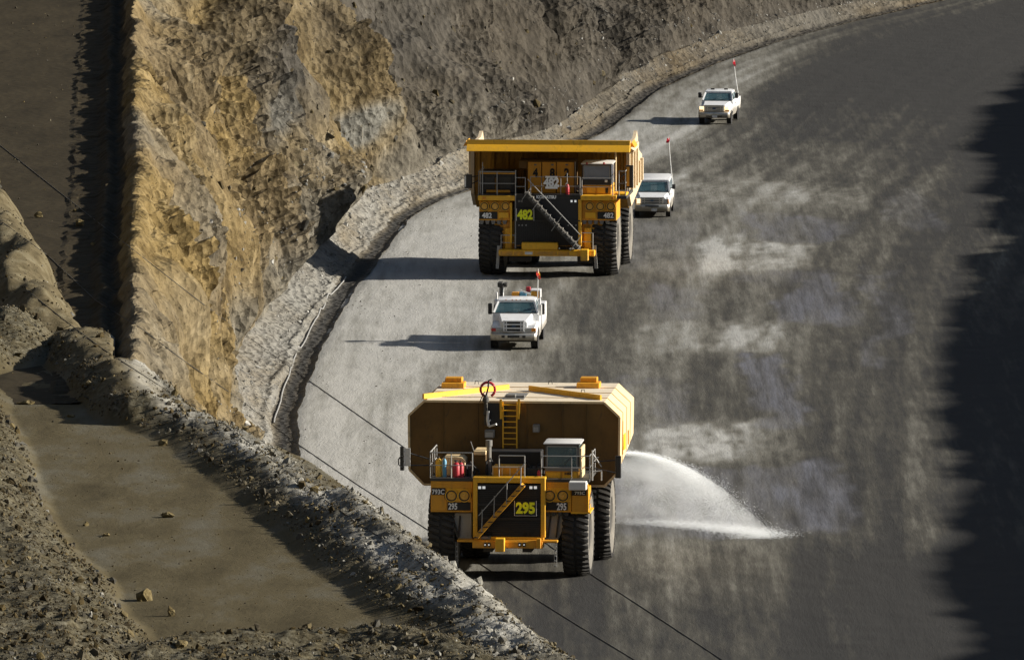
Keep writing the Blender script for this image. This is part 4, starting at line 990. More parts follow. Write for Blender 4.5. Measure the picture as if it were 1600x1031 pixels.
# bumper
dB = -2.3
t = MB(); hbox(t, E, 738, 848, 845, 857, dB, dB + .7); hbox(t, E, 714, 871, 843, 848, dB + .05, dB + .65); hbox(t, E, 838, 845, 841, 857, dB - .1, dB + .1); bu = t.build("bumper", M['yellow'], wt, .02)
t = MB(); a, b_, c_, e_ = hbox(t, E, 773.5, 788, 841, 862, dB - .35, dB + .05); t.build("tow_hook", M['bright_yellow'], bu, .02)
for x_ in (758, 764, 812, 819):
    t = MB(); hbox(t, E, x_ - 2, x_ + 2, 847.5, 853.5, dB - .04, dB + .02); q = t.build("fog_lamp", M['dark'], bu); xx, zz = E(x_, 850.5, dB); t = MB(); t.cyl((xx, dB - .06, zz), (xx, dB - .03, zz), .03, 8); t.build("lens", M['lens_white'], q)
t = MB(); hbox(t, E, 752, 766, 838, 842, dB + .1, dB + .5); t.build("step_box", M['grey'], bu)
for x_, w_ in ((713.5, 1.4), (867.5, 1.8)):
    t = MB(); hbox(t, E, x_ - w_, x_ - w_ + .7, 846, 886, dB + .2, dB + .26); hbox(t, E, x_ + w_, x_ + w_ + .7, 846, 886, dB + .2, dB + .26)
    for k in range(5): hbox(t, E, x_ - w_, x_ + w_, 853 + k * 7.5, 854.2 + k * 7.5, dB + .15, dB + .3)
    t.build("boarding_ladder", M['rail'], wt)
# deck and rails
t = MB(); zt = E.z(747.5, dF); xl = E.x(672, dF); xr_ = E.x(921, dF)
t.box(xl, xr_, dF - .05, 2.0, zt - .12, zt); t.build("deck", M['dark'], wt)
t = MB(); rails(t, [(xl, 1.2, zt), (xl, dF, zt), (E.x(738, dF), dF, zt)], 1.05, .026); rails(t, [(E.x(846, dF), dF - .02, zt), (E.x(893, dF), dF - .02, zt), (xr_, dF + .1, zt), (xr_, 1.2, zt)], .95, .022)
rails(t, [(E.x(779, dG), dG + .2, zt), (E.x(819, dG), dG + .2, zt)], .95, .024); t.build("handrail", M['rail'], wt)
t = MB(); x_ = E.x(924, dF); t.tube([(x_, -1.2, zt - .1), (x_, -1.2, zt + 1.15)], .035); t.tube([(x_, -1.2, zt + 1.05), (E.x(938, dF), -1.0, zt + .45)], .025); t.tube([(E.x(917, dF), -1.2, zt + .25), (E.x(939, dF), -1.1, zt + .3)], .03); t.tube([(E.x(919, dF), -1.2, zt + .8), (E.x(934, dF), -1.1, zt + .85)], .02)
t.tube([(E.x(938, dF), -1.1, zt + .3), (E.x(938, dF), -1.1, zt - .1)], .03); t.build("ladder_gate", M['rail'], wt)
# equipment on the left deck
dE = -.7
t = MB(); a, b_, c_, e_ = hbox(t, E, 681, 727, 713.5, 747, dE, dE + 1.2); t.v = []; t.f = []; t.mi = []
t.prism([(a, c_), (b_, c_), (b_, e_ - .12), (b_ - .15, e_), (a + .35, e_), (a + .05, e_ - .3)], dE, dE + 1.1); t.build("equipment_housing", M['tank'], wt, .02)
def cylz(name, mat, x_, y0, y1, r, d, cap=None):
    xx, z1_ = E(x_, y0, d); _, z0_ = E(x_, y1, d); t = MB(); t.lathe([(z0_, r * .95), (z0_ + .03, r), (z1_ - .12, r), (z1_ - .03, r * .6), (z1_, r * .3)], (xx, d, 0), 'z', 14); o = t.build(name, M[mat], wt)
    t = MB(); t.cyl((xx, d, z1_ - .02), (xx, d, z1_ + .08), r * .3, 8); t.box(xx - r * .6, xx + r * .3, d - .02, d + .02, z1_ + .05, z1_ + .09); t.build("valve", M['dark'], o)
cylz("gas_bottle", 'bright_yellow', 685.5, 716, 746, .13, -1.2); cylz("gas_bottle", 'blue', 694.5, 716, 746, .09, -1.25)
cylz("extinguisher", 'red', 713, 722, 747, .16, -1.2); cylz("extinguisher", 'red', 720, 722, 747, .12, -1.15)
t = MB(); hbox(t, E, 728, 737, 727, 747, -.9, -.2); t.build("junction_box", M['dark'], wt)
t = MB(); a, b_, c_, e_ = hbox(t, E, 740, 760, 705, 746, -.5, .8); o = t.build("air_intake", M['tank_front'], wt, .04)
t = MB(); hbox(t, E, 740, 759.5, 704, 711, -.6, .8); t.build("intake_cap", M['tank'], o, .03)
t = MB(); t.tube([(E.x(740.5, -.6, 705), -.6, E.z(705, -.6)), (E.x(735.5, -.6, 690), -.6, E.z(690, -.6))], .018, 5); t.build("antenna", M['rail'], o)
t = MB(); a, b_, c_, e_ = hbox(t, E, 770, 819, 728, 746.5, -1.3, -.4); o = t.build("tool_chest", M['yellow'], wt, .02)
t = MB()
for f in (.0, .3, .55, .78, 1.0): xx = a + (b_ - a) * f; t.box(xx - .02, xx + .02, -1.33, -1.3, c_, e_)
t.box(a, b_, -1.34, -1.3, e_ - .06, e_ + .02); t.build("chest_trim", M['tank'], o)
t = MB(); hbox(t, E, 822, 846, 731, 746, -1.0, -.2); t.build("valve_box", M['dark'], wt, .02)
cylz("extinguisher", 'red', 842, 734, 747, .08, -1.3)
t = MB(); hbox(t, E, 738, 846, 704, 747, .6, 1.7); t.build("engine_hood", M['black'], wt, .03)
t = MB(); zd = E.z(747, -.9)
for k, (xa, xb_, hh) in enumerate(((729, 741, .55), (733, 748, .35), (760, 772, .7), (819, 826, .6), (826, 834, .4), (838, 848, .5))):
    A_, B_ = E.x(xa, -.9), E.x(xb_, -.9); t.tube([(A_, -.95, zd), (A_, -.95, zd + hh), ((A_ + B_) / 2, -.9, zd + hh + .12), (B_, -.8, zd + hh * .8), (B_, -.8, zd)], .04, 6)
build_each(t, "deck_hose", M['black'], wt)
t = MB(); xx = E.x(764, -.2); t.cyl((xx, -.2, zd), (xx, -.2, zd + 1.25), .10, 10); t.cyl((xx, -.2, zd + 1.25), (xx, -.2, zd + 1.5), .14, 10); t.build("exhaust_stack", M['grey'], wt)
# cab
dC = -1.25; x0, z0 = E(851.5, 751, dC); x1, z1 = E(905, 692, dC); zs = E.z(730, dC)
cb = cab_unit(wt, x0, x1, z0, zs, z1, dC, dC + 1.6, 'yellow', 'offwhite')
t = MB(); hbox(t, E, 852, 904.5, 729, 736, dC - .03, dC + .02); t.build("dash_band", M['grey'], cb)
for a_, b2_ in ((853, 876), (879, 901)):
    t = MB(); a, b_, c_, e_ = hbox(t, E, a_, b2_, 737.5, 750, dC - .025, dC + .02); t.build("access_panel", M['bright_yellow'], cb, .012)
t = MB(); hbox(t, E, 881, 896, 737, 742, dC - .045, dC); q = t.build("name_plate", M['yellow'], cb); panel_text(E, "HSB", 882.5, 894, 737.6, 741.6, dC - .05, M['decal_black'], q, .03)
t = MB(); hbox(t, E, 905.5, 909, 700, 748, dC + .05, dC + 1.7); t.build("cab_door", M['tank'], cb, .02)
mr = mirror(wt, E, 625, 631.5, 697.5, 735, -1.0, (E.x(672, -1), -.8, zt + .55)); t = MB(); x_ = E.x(623, -1.0); z0_, z1_ = E.z(731, -1), E.z(714, -1)
t.tube([(E.x(632, -1), -1.05, z1_), (x_ + .1, -1.05, z1_), (x_, -1.05, z1_ - .12), (x_, -1.05, z0_ + .12), (x_ + .1, -1.05, z0_), (E.x(632, -1), -1.05, z0_)], .03); t.build("mirror_guard", M['dark'], mr)
mirror(wt, E, 961, 970.5, 712, 747, -1.0, (E.x(925, -1), -.8, zt + .5))
t = MB(); hbox(t, E, 632, 641, 700, 728, -.95, -.9); t.build("mirror_glass", M['offwhite'], wt)
# tank
dT, LT = 1.9, 8.3
fp = [(659, 629), (938, 629), (964, 653), (966.5, 733), (950, 757), (670, 757), (641.5, 737), (637, 650)]
F_ = [E(*p_, dT) for p_ in fp]
cx = sum(p_[0] for p_ in F_) / 8
hw = [(F_[1][0] - F_[0][0]) / 2, (F_[2][0] - F_[7][0]) / 2, (F_[3][0] - F_[6][0]) / 2, (F_[4][0] - F_[5][0]) / 2]
hz = [(F_[0][1] + F_[1][1]) / 2, (F_[2][1] + F_[7][1]) / 2, (F_[3][1] + F_[6][1]) / 2, (F_[4][1] + F_[5][1]) / 2]
def oct_ring(d, dz=(0, 0, 0, 0), ex=0.0, inw=(0, 0, 0, 0)):
    L_ = [(cx - hw[i] - ex + inw[i], d, hz[i] + dz[i] + (ex if i < 2 else -ex if i == 3 else 0)) for i in range(4)]
    Rr = [(cx + hw[i] + ex - inw[i], d, hz[i] + dz[i] + (ex if i < 2 else -ex if i == 3 else 0)) for i in range(4)]
    return [L_[0], Rr[0], Rr[1], Rr[2], Rr[3], L_[3], L_[2], L_[1]]
rearz = (0, 0, .72, .55)
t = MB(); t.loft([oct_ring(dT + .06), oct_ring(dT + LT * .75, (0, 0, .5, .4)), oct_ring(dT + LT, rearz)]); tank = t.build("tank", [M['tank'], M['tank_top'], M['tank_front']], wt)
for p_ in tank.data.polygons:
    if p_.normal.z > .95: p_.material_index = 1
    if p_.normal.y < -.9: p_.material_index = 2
t = MB(); rg = oct_ring(dT + .03, ex=.03)
for i in range(8): t.beam(rg[i], rg[(i + 1) % 8], .09, .07, (0, 1, 0))
t.build("tank_rim", M['tank'], tank)
t = MB()
for x_ in (692, 746, 822, 878, 915): xx = E.x(x_, dT, 690); t.box(xx - .02, xx + .02, dT + .02, dT + .065, hz[3] + .05, hz[0] - (.03 if 665 < x_ < 930 else .2))
build_each(t, "weld_seam", M['tank_front'], tank)
t = MB()
for k in range(1, 4):
    dd = dT + LT * k / 4; rg = oct_ring(dd, tuple(v_ * k / 4 for v_ in (0, 0, .72, .55)), ex=.004)
    for i in (0, 1, 2, 7): t.beam(rg[i], rg[(i + 1) % 8], .05, .02, (0, 1, 0))
t.build("seam_band", M['tank'], tank)
# roof furniture
zt2 = hz[0]
def roof_pt(x_, y_): 
    h = ray(x_, y_); c0 = np.array([0, 0, CAM_H]); tq = (zt2 - CAM_H) / h[2]; q = c0 + h * tq - E.o; return float(q @ E.ax), float(q @ E.ay)
for (a_, b2_), w_ in ((((661, 623), (795, 608)), .0), (((827, 610), (939, 625)), .0)):
    p_, q_ = roof_pt(*a_), roof_pt(*b2_); t = MB(); t.beam((*p_, zt2 + .10), (*q_, zt2 + .10), .10, .22); t.build("roof_rail", M['bright_yellow'], tank, .01)
for x_, y_ in ((709, 605), (920, 605)):
    p_ = roof_pt(x_, y_); t = MB(); t.box(p_[0] - .48, p_[0] + .48, p_[1] - .5, p_[1] + .5, zt2, zt2 + .22); o = t.build("roof_hatch", M['yellow'], tank, .02)
    t = MB(); t.box(p_[0] - .36, p_[0] + .36, p_[1] - .1, p_[1] + .45, zt2 + .22, zt2 + .42); t.build("hatch_lid", M['yellow'], o, .03)
p_ = roof_pt(806, 620); t = MB(); t.box(p_[0] - .42, p_[0] + .42, p_[1] - 1.0, p_[1] + 1.4, zt2, zt2 + .03); o = t.build("roof_walkway", M['grey'], tank)
t = MB(); t.box(p_[0] - .38, p_[0] + .05, p_[1] - .7, p_[1] - .3, zt2 + .03, zt2 + .16); t.box(p_[0] + .08, p_[0] + .42, p_[1] - .6, p_[1] - .3, zt2 + .03, zt2 + .12); t.build("roof_valve", M['grey'], o, .02)
for (x_, y_) in ((726, 613), (911, 614), (745, 600), (860, 600)):
    p_ = roof_pt(x_, y_); t = MB(); t.tube([(p_[0] - .08, p_[1], zt2), (p_[0] - .06, p_[1], zt2 + .14), (p_[0] + .06, p_[1], zt2 + .14), (p_[0] + .08, p_[1], zt2)], .018, 5); t.build("lifting_eye", M['dark'], tank)
# water monitor with red hose
x_, z_ = E(761, 628, dT - .1); dm = dT - .15
t = MB(); t.lathe([(-.95, .07), (-.55, .07), (-.5, .11), (-.4, .08), (.0, .08), (.02, .15), (.18, .13), (.2, .09), (.3, .07)], (x_ - .05, dm, z_), 'z', 14); mon = t.build("water_monitor", M['dark'], tank)
t = MB(); t.tube([(x_ + .03 + .30 * math.sin(a_) , dm + .05, z_ + .52 - .30 * math.cos(a_)) for a_ in np.linspace(.5, 5.9, 20)], .055, 8); t.build("hose_loop", M['red'], mon)
t = MB(); t.tube([(x_ - .05, dm, z_ + .2), (x_ + .05, dm, z_ + .6), (x_ + .07, dm - .02, z_ + .9), (x_ + .2, dm - .02, z_ + .95)], .035, 6); t.tube([(x_ - .3, dm, z_), (x_ - .1, dm, z_ + .45)], .02, 5); t.build("monitor_lever", M['black'], mon)
t = MB(); t.box(x_ + .02, x_ + .8, dm + .12, dm + .16, z_ - 1.0, z_ - .05); t.build("monitor_guard", M['black'], mon)
t = MB(); t.tube([(x_ + .06, dm - .1, z_ - .35), (x_ + .03, dm - .12, z_ - .7), (x_ + .08, dm - .12, z_ - .98)], .06, 7); t.tube([(x_ + .1, dm - .12, z_ - 1.0), (x_ + .42, dm - .3, z_ - .88)], .045, 6); t.tube([(x_ + .04, dm - .12, z_ - .85), (x_ + .16, dm - .15, z_ - .72)], .035, 6); t.build("monitor_pipe", M['offwhite'], mon)
# ladder
t = MB(); dl = dT - .12
q0, q1 = E(786, 718, dl), E(807.5, 628, dl)
for xx in (q0[0], q1[0]): t.beam((xx, dl, q0[1]), (xx, dl, q1[1]), .055, .045, (0, 1, 0))
for sgn, xx in ((-1, q0[0]), (1, q1[0])): t.beam((xx + sgn * .07, dl - .05, q1[1] - .7), (xx + sgn * .09, dl - .05, q1[1] + .12), .10, .06, (0, 1, 0))
for k in range(10): zz = q0[1] + .18 + k * (q1[1] - q0[1] - .3) / 9; t.cyl((q0[0], dl, zz), (q1[0], dl, zz), .028, 6)
t.build("tank_ladder", M['bright_yellow'], tank)
for a_, b2_, c2_, d2_ in ((757, 772, 671.5, 684.5), (832, 842.5, 663.5, 676)):
    t = MB(); a, b_, c_, e_ = hbox(t, E, a_, b2_, c2_, d2_, dT - .3, dT + .08); o = t.build("work_lamp", M['grey'], tank, .03); t = MB(); t.box(a + .04, b_ - .04, dT - .315, dT - .3, c_ + .04, e_ - .1); t.build("lens", M['rail'], o)
t = MB()
for dd, z0_, z1_ in ((dT + 2.0, 4.6, 6.0), (dT + 5.0, 4.7, 5.3)): t.box(cx + hw[1] - .01, cx + hw[1] + .035, dd, dd + .06, z0_, z1_)
build_each(t, "side_rib", M['yellow'], tank); t = MB(); t.box(cx + hw[1] - .02, cx + hw[1] + .02, dT + 2.8, dT + 3.5, 4.7, 5.35); t.build("side_marker", M['hivis'], tank)
t = MB()
for sx in (-1, 1): t.lathe([(0, .1), (.25, .16), (.3, .16)], (cx + sx * 3.6, dT + LT, 3.75), 'y', 12)
t.tube([(cx - 3.6, dT + LT + .05, 3.75), (cx + 3.6, dT + LT + .05, 3.75)], .09, 8); t.build("spray_bar", M['dark'], tank)
xs_ = x0 + (x1 - x0) * .68
drv = person(Vector(E.o) + Matrix.Rotation(E.yaw, 3, 'Z') @ Vector((xs_, dC + 1.05, zs - .28)), E.yaw, "driver in pale shirt and white hard hat at the wheel of the water truck", M['offwhite'], M['white'])

# ---- spray: level jets sweeping from the right round to the rear, all landing about eight metres out
g_ = np.random.default_rng(3)
nz = np.array([cx + 3.72, dT + LT + .15, 3.88])
nD = 60000
azn = g_.beta(1.15, 1.0, nD); az = np.radians(-4 + 66 * azn)            # from straight back towards the right
reach = 8.5 - 1.65 * azn + g_.normal(0, .45, nD)
u = g_.beta(.80, 1.15, nD)
low = g_.uniform(size=nD) < .24                          # mist where the water strikes the road
rr = np.where(low, reach + g_.normal(0, .55, nD), reach * u)
zz = np.where(low, np.abs(g_.normal(0, .10, nD)) + .02, nz[2] * (1 - u ** 2) + g_.normal(0, 1, nD) * (.02 + .035 * rr))
azj = az + g_.normal(0, .035, nD)
xx = nz[0] + rr * np.sin(azj); yy = nz[1] + rr * np.cos(azj); zz = np.maximum(zz, .02)
Rz = np.array(Matrix.Rotation(E.yaw, 3, 'Z'))
Pp = np.stack([xx, yy, zz], 1) @ Rz.T + E.o
vl = np.stack([np.sin(azj), np.cos(azj), np.where(low, 0, -2 * nz[2] * u / reach)], 1); vl /= np.linalg.norm(vl, axis=1)[:, None]; vl = vl @ Rz.T
s_ = g_.uniform(.0035, .009, nD); ln = s_ * g_.uniform(2.0, 6, nD)
side = np.cross(vl, np.array([0.3, .2, 1.0])); side /= np.linalg.norm(side, axis=1)[:, None]; dep = np.cross(vl, side)
V_ = np.stack([Pp + vl * ln[:, None], Pp - vl * ln[:, None] + side * s_[:, None], Pp - vl * ln[:, None] - side * s_[:, None] * .6 + dep * s_[:, None], Pp - vl * ln[:, None] - side * s_[:, None] * .6 - dep * s_[:, None]], 1).reshape(-1, 3)
b0 = np.arange(nD)[:, None, None] * 4; F4 = (np.array([[0, 1, 2], [0, 2, 3], [0, 3, 1], [1, 3, 2]])[None] + b0).reshape(-1, 3)
m, nt, b = nmat("water_droplets"); f = noise(nt, coords(nt), 2, 3)
nt.links.new(mix(nt, f, (.84, .88, .90), (.95, .97, .98)), b.inputs["Base Color"]); b.inputs["Roughness"].default_value = .6; b.inputs["Alpha"].default_value = .40; M['drops'] = m
spray = tri_mesh("water_spray", V_, F4, M['drops']); tag(spray, "white fan of water spraying from the tank's rear on to the road", "water", kind="stuff")
# airborne mist round the jets: a closed fan-shaped volume
t = MB(); rings = []
for k in range(15):
    azk = math.radians(-9 + 76 * k / 14); thin = math.sin(math.pi * (k + .35) / 14.7) ** .5
    rr_ = [q_ * (1 - .19 * k / 14) for q_ in (.02, .4, 1, 2, 3, 4, 5, 6, 7, 7.8, 8.5)]; R_ = 8.8 - 1.75 * k / 14
    top = [(nz[0] + r_ * math.sin(azk), nz[1] + r_ * math.cos(azk), max(.10, nz[2] * (1 - (r_ / R_) ** 2) + (.05 + .035 * r_) * thin)) for r_ in rr_]
    bot = [(nz[0] + r_ * math.sin(azk), nz[1] + r_ * math.cos(azk), max(.03, nz[2] * (1 - (r_ / R_) ** 2) - (.05 + .22 * r_) * thin)) for r_ in rr_]
    rings.append(top + bot[::-1])
t.loft(rings); o = t.build("mist", M['drops'], None); o.location = E.o; o.rotation_euler = (0, 0, E.yaw)
m = bpy.data.materials.new("spray_mist"); m.use_nodes = True; nt = m.node_tree; nt.nodes.clear()
out = N(nt, "ShaderNodeOutputMaterial"); pv = N(nt, "ShaderNodeVolumePrincipled"); pv.inputs["Color"].default_value = (.97, .985, .99, 1); pv.inputs["Anisotropy"].default_value = 0
v = coords(nt, (.8, .8, 1.3)); f = ramp(nt, noise(nt, v, 1.1, 6, .62), [(.34, .10), (.66, 1.0)])
tc = N(nt, "ShaderNodeTexCoord"); ds = N(nt, "ShaderNodeVectorMath", operation='DISTANCE'); nt.links.new(tc.outputs["Object"], ds.inputs[0]); ds.inputs[1].default_value = tuple(nz)
mr = N(nt, "ShaderNodeMapRange"); mr.inputs["From Min"].default_value = 0; mr.inputs["From Max"].default_value = 5.5; mr.inputs["To Min"].default_value = 3.2; mr.inputs["To Max"].default_value = .27; nt.links.new(ds.outputs["Value"], mr.inputs[0])
mu = N(nt, "ShaderNodeMath", operation='MULTIPLY'); nt.links.new(f, mu.inputs[0]); nt.links.new(mr.outputs[0], mu.inputs[1]); nt.links.new(mu.outputs[0], pv.inputs["Density"])
nt.links.new(pv.outputs[0], out.inputs["Volume"])
o.data.materials.clear(); o.data.materials.append(m); tag(o, "thin white mist hanging in the fan of sprayed water", "mist", kind="stuff")

# ================================================================== DUMP TRUCK
E = E482 = Elev(859.5, 428.5, -R(5))
dt = empty("dump_truck", E.o, E.yaw)
tag(dt, "giant yellow mining dump truck number 482 with canopy and white name sign", "dump truck")
mb = MB()
for sx in (-1, 1): mb.box(sx * .7, sx * 1.15, -2.0, 9.5, 1.5, 2.5)
mb.box(-1.1, 1.1, -1.4, 1.8, 1.7, 3.6); mb.box(-1.2, 1.2, 1.8, 4.0, 1.5, 3.0); mb.cyl((-2.5, 0, 1.9), (2.5, 0, 1.9), .35, 12); mb.build("chassis", M['dark'], dt)
mb = MB(); mb.lathe([(-3.0, .7), (-1.4, .75), (-.9, 1.05), (.9, 1.05), (1.4, .75), (3.0, .7)], (0, 6.35, 1.9), 'x', 20); mb.build("rear_axle", M['dark'], dt)
for sx in (-1, 1): make_wheel(dt, sx * 3.04, 0, 1.90, 1.32, .82, sx)
for sx in (-1, 1):
    make_wheel(dt, sx * 3.22, 6.35, 1.90, 1.28, .82, sx); make_wheel(dt, sx * 1.8, 6.35, 1.90, 1.28, .82, sx)
dG = -2.1
t = MB(); a, b_, c_, e_ = hbox(t, E, 804, 906.5, 303.5, 386, dG, dG + .9); gr = t.build("radiator_grille", M['grille'], dt)
zs_ = E.z(344.5, dG); t = MB(); slats(t, a + .08, b_ - .08, c_ + .05, zs_ - .12, dG - .002, 34, .03, .03, True); t.box(a, b_, dG - .05, dG, zs_ - .04, zs_ + .04); t.box(a, b_, dG - .05, dG, e_ - .10, e_); t.build("grille_bars", M['black'], gr)
panel_text(E, "KOMATSU", 838, 869, 305.2, 310.8, dG - .055, M['decal_white'], gr, .06, "lettering")
for x_ in (811, 815, 893, 899): t = MB(); hbox(t, E, x_ - 1.5, x_ + 1.5, 313, 316.2, dG - .05, dG + .02); t.build("marker_lamp", M['lens_white' if x_ > 850 else 'grey'], dt)
for x_ in (811, 816, 822, 888, 894, 900): t = MB(); xx, zz = E(x_, 352, dG); t.cyl((xx, dG - .04, zz), (xx, dG, zz), .04, 8); t.build("bolt", M['rail'], gr)
t = MB(); a, b_, c_, e_ = hbox(t, E, 806.5, 834.5, 326, 345, dG - .14, dG - .06); nb = t.build("number_board", M['decal_black'], dt); panel_text(E, "482", 808, 832.5, 327.5, 343.5, dG - .145, M['hivis'], nb, .05, "number")
t = MB()
for q in ((806.5, 807.2, 326, 345), (833.8, 834.5, 326, 345)): hbox(t, E, *q, dG - .15, dG - .13)
build_each(t, "board_edge", M['decal_white'], nb)
t = MB()
for q in ((903.5, 908.5, 312, 385), (797, 800, 317, 380)): hbox(t, E, *q, dG - .05, dG + .5)
t.build("grille_frame", M['bright_yellow'], dt, .02)
# fenders, lamps
dF = -1.9
for lx in (0, 1):
    x_a, x_b = ((748.5, 798) if lx == 0 else (909, 963.5))
    t = MB(); hbox(t, E, x_a, x_b, 314, 345, dF, dF + 2.4); fe = t.build("fender", M['yellow'], dt, .03)
    t = MB(); hbox(t, E, x_a - 2, x_b + (7 if lx == 0 else 0), 305.5, 314, dF - .25, dF + 2.5); bm_ = t.build("fender_beam", M['bright_yellow'], fe, .03)
    t = MB(); hbox(t, E, *((754, 759) if lx == 0 else (955, 959)), 308, 311.5, dF - .30, dF - .24); t.build("marker_lamp", M['amber'], fe, .01)
    t = MB(); hbox(t, E, *((748.5, 777) if lx == 0 else (933.5, 960)), 331, 342.5, dF - .03, dF + .02); q = t.build("number_plate", M['decal_black'], fe)
    panel_text(E, "482", *((753, 768.5) if lx == 0 else (943, 958.5)), 332.5, 341, dF - .035, M['decal_white'], q, .03, "number")
    t = MB(); hbox(t, E, *((779, 795) if lx == 0 else (914, 931)), 332, 341, dF - .10, dF + .02); t.build("step_box", M['bright_yellow'], fe, .015)
    for x_ in ((757, 773.5, 790) if lx == 0 else (921.5, 938, 954.5)): xx, zz = E(x_, 322.5, dF); headlamp(dt, xx, zz, dF - .03, .22)
    t = MB()
    for k in range(5): xx, zz = E(x_a + 4 + k * 9, 347, dF); t.prism([(xx - .13, zz + .1), (xx + .13, zz + .1), (xx + .07, zz - .12), (xx - .07, zz - .12)], dF + .02, dF + .3)
    build_each(t, "bracket", M['grey'], fe)
    pts = [(770, 345), (806, 345), (806, 392), (781, 392)] if lx == 0 else [(906, 345), (943, 345), (930, 392), (906, 392)]
    q = [E(*p_, dF + .3) for p_ in pts]; t = MB(); t.prism(q, dF + .3, dF + .65); st_ = t.build("fender_strut", M['yellow'], dt, .03)
    t = MB(); hbox(t, E, *((789, 800) if lx == 0 else (913, 924)), 356, 390, dF + .1, dF + .3); t.build("strut_box", M['bright_yellow'], st_, .03)
    t = MB(); xx = E.x(783 if lx == 0 else 926, dG); zz = E.z(391, dG); rails(t, [(xx, dG, zz), (xx + (.75 if lx == 0 else -.7), dG, zz)], .95 if lx else .8, .026); t.build("handrail", M['rail'], st_)
t = MB(); hbox(t, E, 963.5, 979, 302.5, 311, dF + .2, dF + 1.6); t.build("deck_bracket", M['bright_yellow'], dt, .03)
for x_ in (777.5, 930.5):
    t = MB(); q0, q1 = E(x_ + (1.5 if x_ < 850 else -1.5), 384, dG), E(x_ - (1 if x_ < 850 else -.6), 420, dG); t.beam((q0[0], dG + .1, q0[1]), (q1[0], dG + .2, q1[1]), .16, .10, (0, 1, 0)); t.build("boarding_ladder", M['rail'], dt)
# bumper
dB = -2.6
t = MB(); hbox(t, E, 779, 929, 390.5, 401, dB, dB + .8); bu = t.build("bumper", M['bright_yellow'], dt, .03)
t = MB(); hbox(t, E, 815, 871.5, 379, 391, dB + .1, dB + .8); t.build("front_beam", M['bright_yellow'], bu, .03)
t = MB(); hbox(t, E, 804, 906, 382, 386, dB + .5, dB + .75); t.build("cross_pipe", M['yellow'], bu, .03)
t = MB(); hbox(t, E, 907, 919, 390, 408, dB - .35, dB + .1); t.build("tow_hook", M['bright_yellow'], bu, .03)
t = MB(); hbox(t, E, 820, 832, 393.5, 398, dB - .03, dB + .02); t.build("bumper_lamp", M['offwhite'], bu, .01)
for x_a, x_b in ((782, 801), (803, 818), (834, 870), (872, 889)):
    t = MB(); hbox(t, E, x_a, x_b, 392.5, 399, dB - .015, dB + .02); t.build("bumper_panel", M['yellow'], bu, .01)
t = MB(); hbox(t, E, 795, 829, 401, 409, dB + 1.0, dB + 1.6); hbox(t, E, 902, 926, 401, 412, dB + 1.0, dB + 1.6); build_each(t, "suspension_block", M['black'], dt)
# stair
dS = dG - .45; p0, p1 = E(903, 388, dS), E(824, 304, dS)
t = MB(); t.beam((p0[0], dS, p0[1]), (p1[0], dS, p1[1]), .75, .22); stair = t.build("access_stair", M['dark'], dt, .015)
t = MB()
for k in range(13): f = k / 12; x_, z_ = p0[0] + (p1[0] - p0[0]) * f, p0[1] + (p1[1] - p0[1]) * f; t.box(x_ - .12, x_ + .12, dS - .40, dS + .36, z_ + .06, z_ + .13)
build_each(t, "step", M['grey'], stair)
t = MB()
for k in range(8): f = .3 + k / 12; x_, z_ = p0[0] + (p1[0] - p0[0]) * f, p0[1] + (p1[1] - p0[1]) * f; t.cyl((x_, dS - .42, z_ + .05), (x_, dS - .39, z_ + .05), .035, 6)
build_each(t, "step_bolt", M['rail'], stair)
t = MB(); t.tube([(p0[0] + .15, dS - .38, p0[1] + .75), (p1[0] + .05, dS - .38, p1[1] + .85)], .024)
for f in (.05, .42, .8, 1): x_, z_ = p0[0] + (p1[0] - p0[0]) * f, p0[1] + (p1[1] - p0[1]) * f; t.tube([(x_ - .25, dS - .38, z_ - .25), (x_ + .35, dS - .38, z_ + .6)], .02, 5)
t.build("stair_rail", M['rail'], stair)
# deck, rails
zt = E.z(305.5, dF - .25); xl, xr_ = E.x(746, dF), E.x(979, dF)
t = MB(); t.box(xl, xr_, dF - .2, 2.6, zt - .15, zt); t.build("deck", M['dark'], dt)
t = MB(); dR = dF - .15
rails(t, [(E.x(748, dR), 1, zt), (E.x(748, dR), dR, zt), (E.x(805.5, dR), dR, zt)], 1.25, .026); rails(t, [(E.x(806, dR), dR - .1, zt), (E.x(821, dR), dR - .1, zt)], .95, .024)
rails(t, [(E.x(829, dR), dR, zt), (E.x(846, dR), dR, zt), (E.x(906, dR), dR, zt)], 1.0, .02); rails(t, [(E.x(909, dR), dR - .05, zt), (E.x(957, dR), dR - .05, zt)], .95, .024); rails(t, [(E.x(966, dR), dR + .3, zt), (E.x(976, dR), dR + .3, zt), (E.x(976, dR), 1.0, zt)], 1.3, .026)
t.build("handrail", M['rail'], dt)
t = MB(); x_ = E.x(754, dR); t.cyl((x_, dR, zt), (x_, dR, E.z(254, dR)), .025, 6); x_ = E.x(805.8, dR); t.cyl((x_, dR - .1, E.z(388, dR)), (x_, dR - .1, E.z(266, dR)), .03, 6); t.build("rail_post", M['rail'], dt)
# left equipment
t = MB(); a, b_, c_, e_ = hbox(t, E, 750, 804, 268, 303, -.9, .9); o = t.build("hydraulic_cabinet", M['black'], dt, .08)
t = MB(); hbox(t, E, 749, 805, 270, 272.5, -.98, -.85); t.build("cabinet_trim", M['yellow'], o); t = MB(); hbox(t, E, 773, 778, 278, 297, -.95, -.88); t.build("cabinet_post", M['tank_front'], o); t = MB(); hbox(t, E, 760, 797, 297, 301, -.94, -.88); t.build("cabinet_base", M['yellow'], o)
for a_, b2_ in ((757, 772), (780, 799)): t = MB(); hbox(t, E, a_, b2_, 276, 296, -.93, -.88); t.build("cabinet_grille", M['dark'], o, .02)
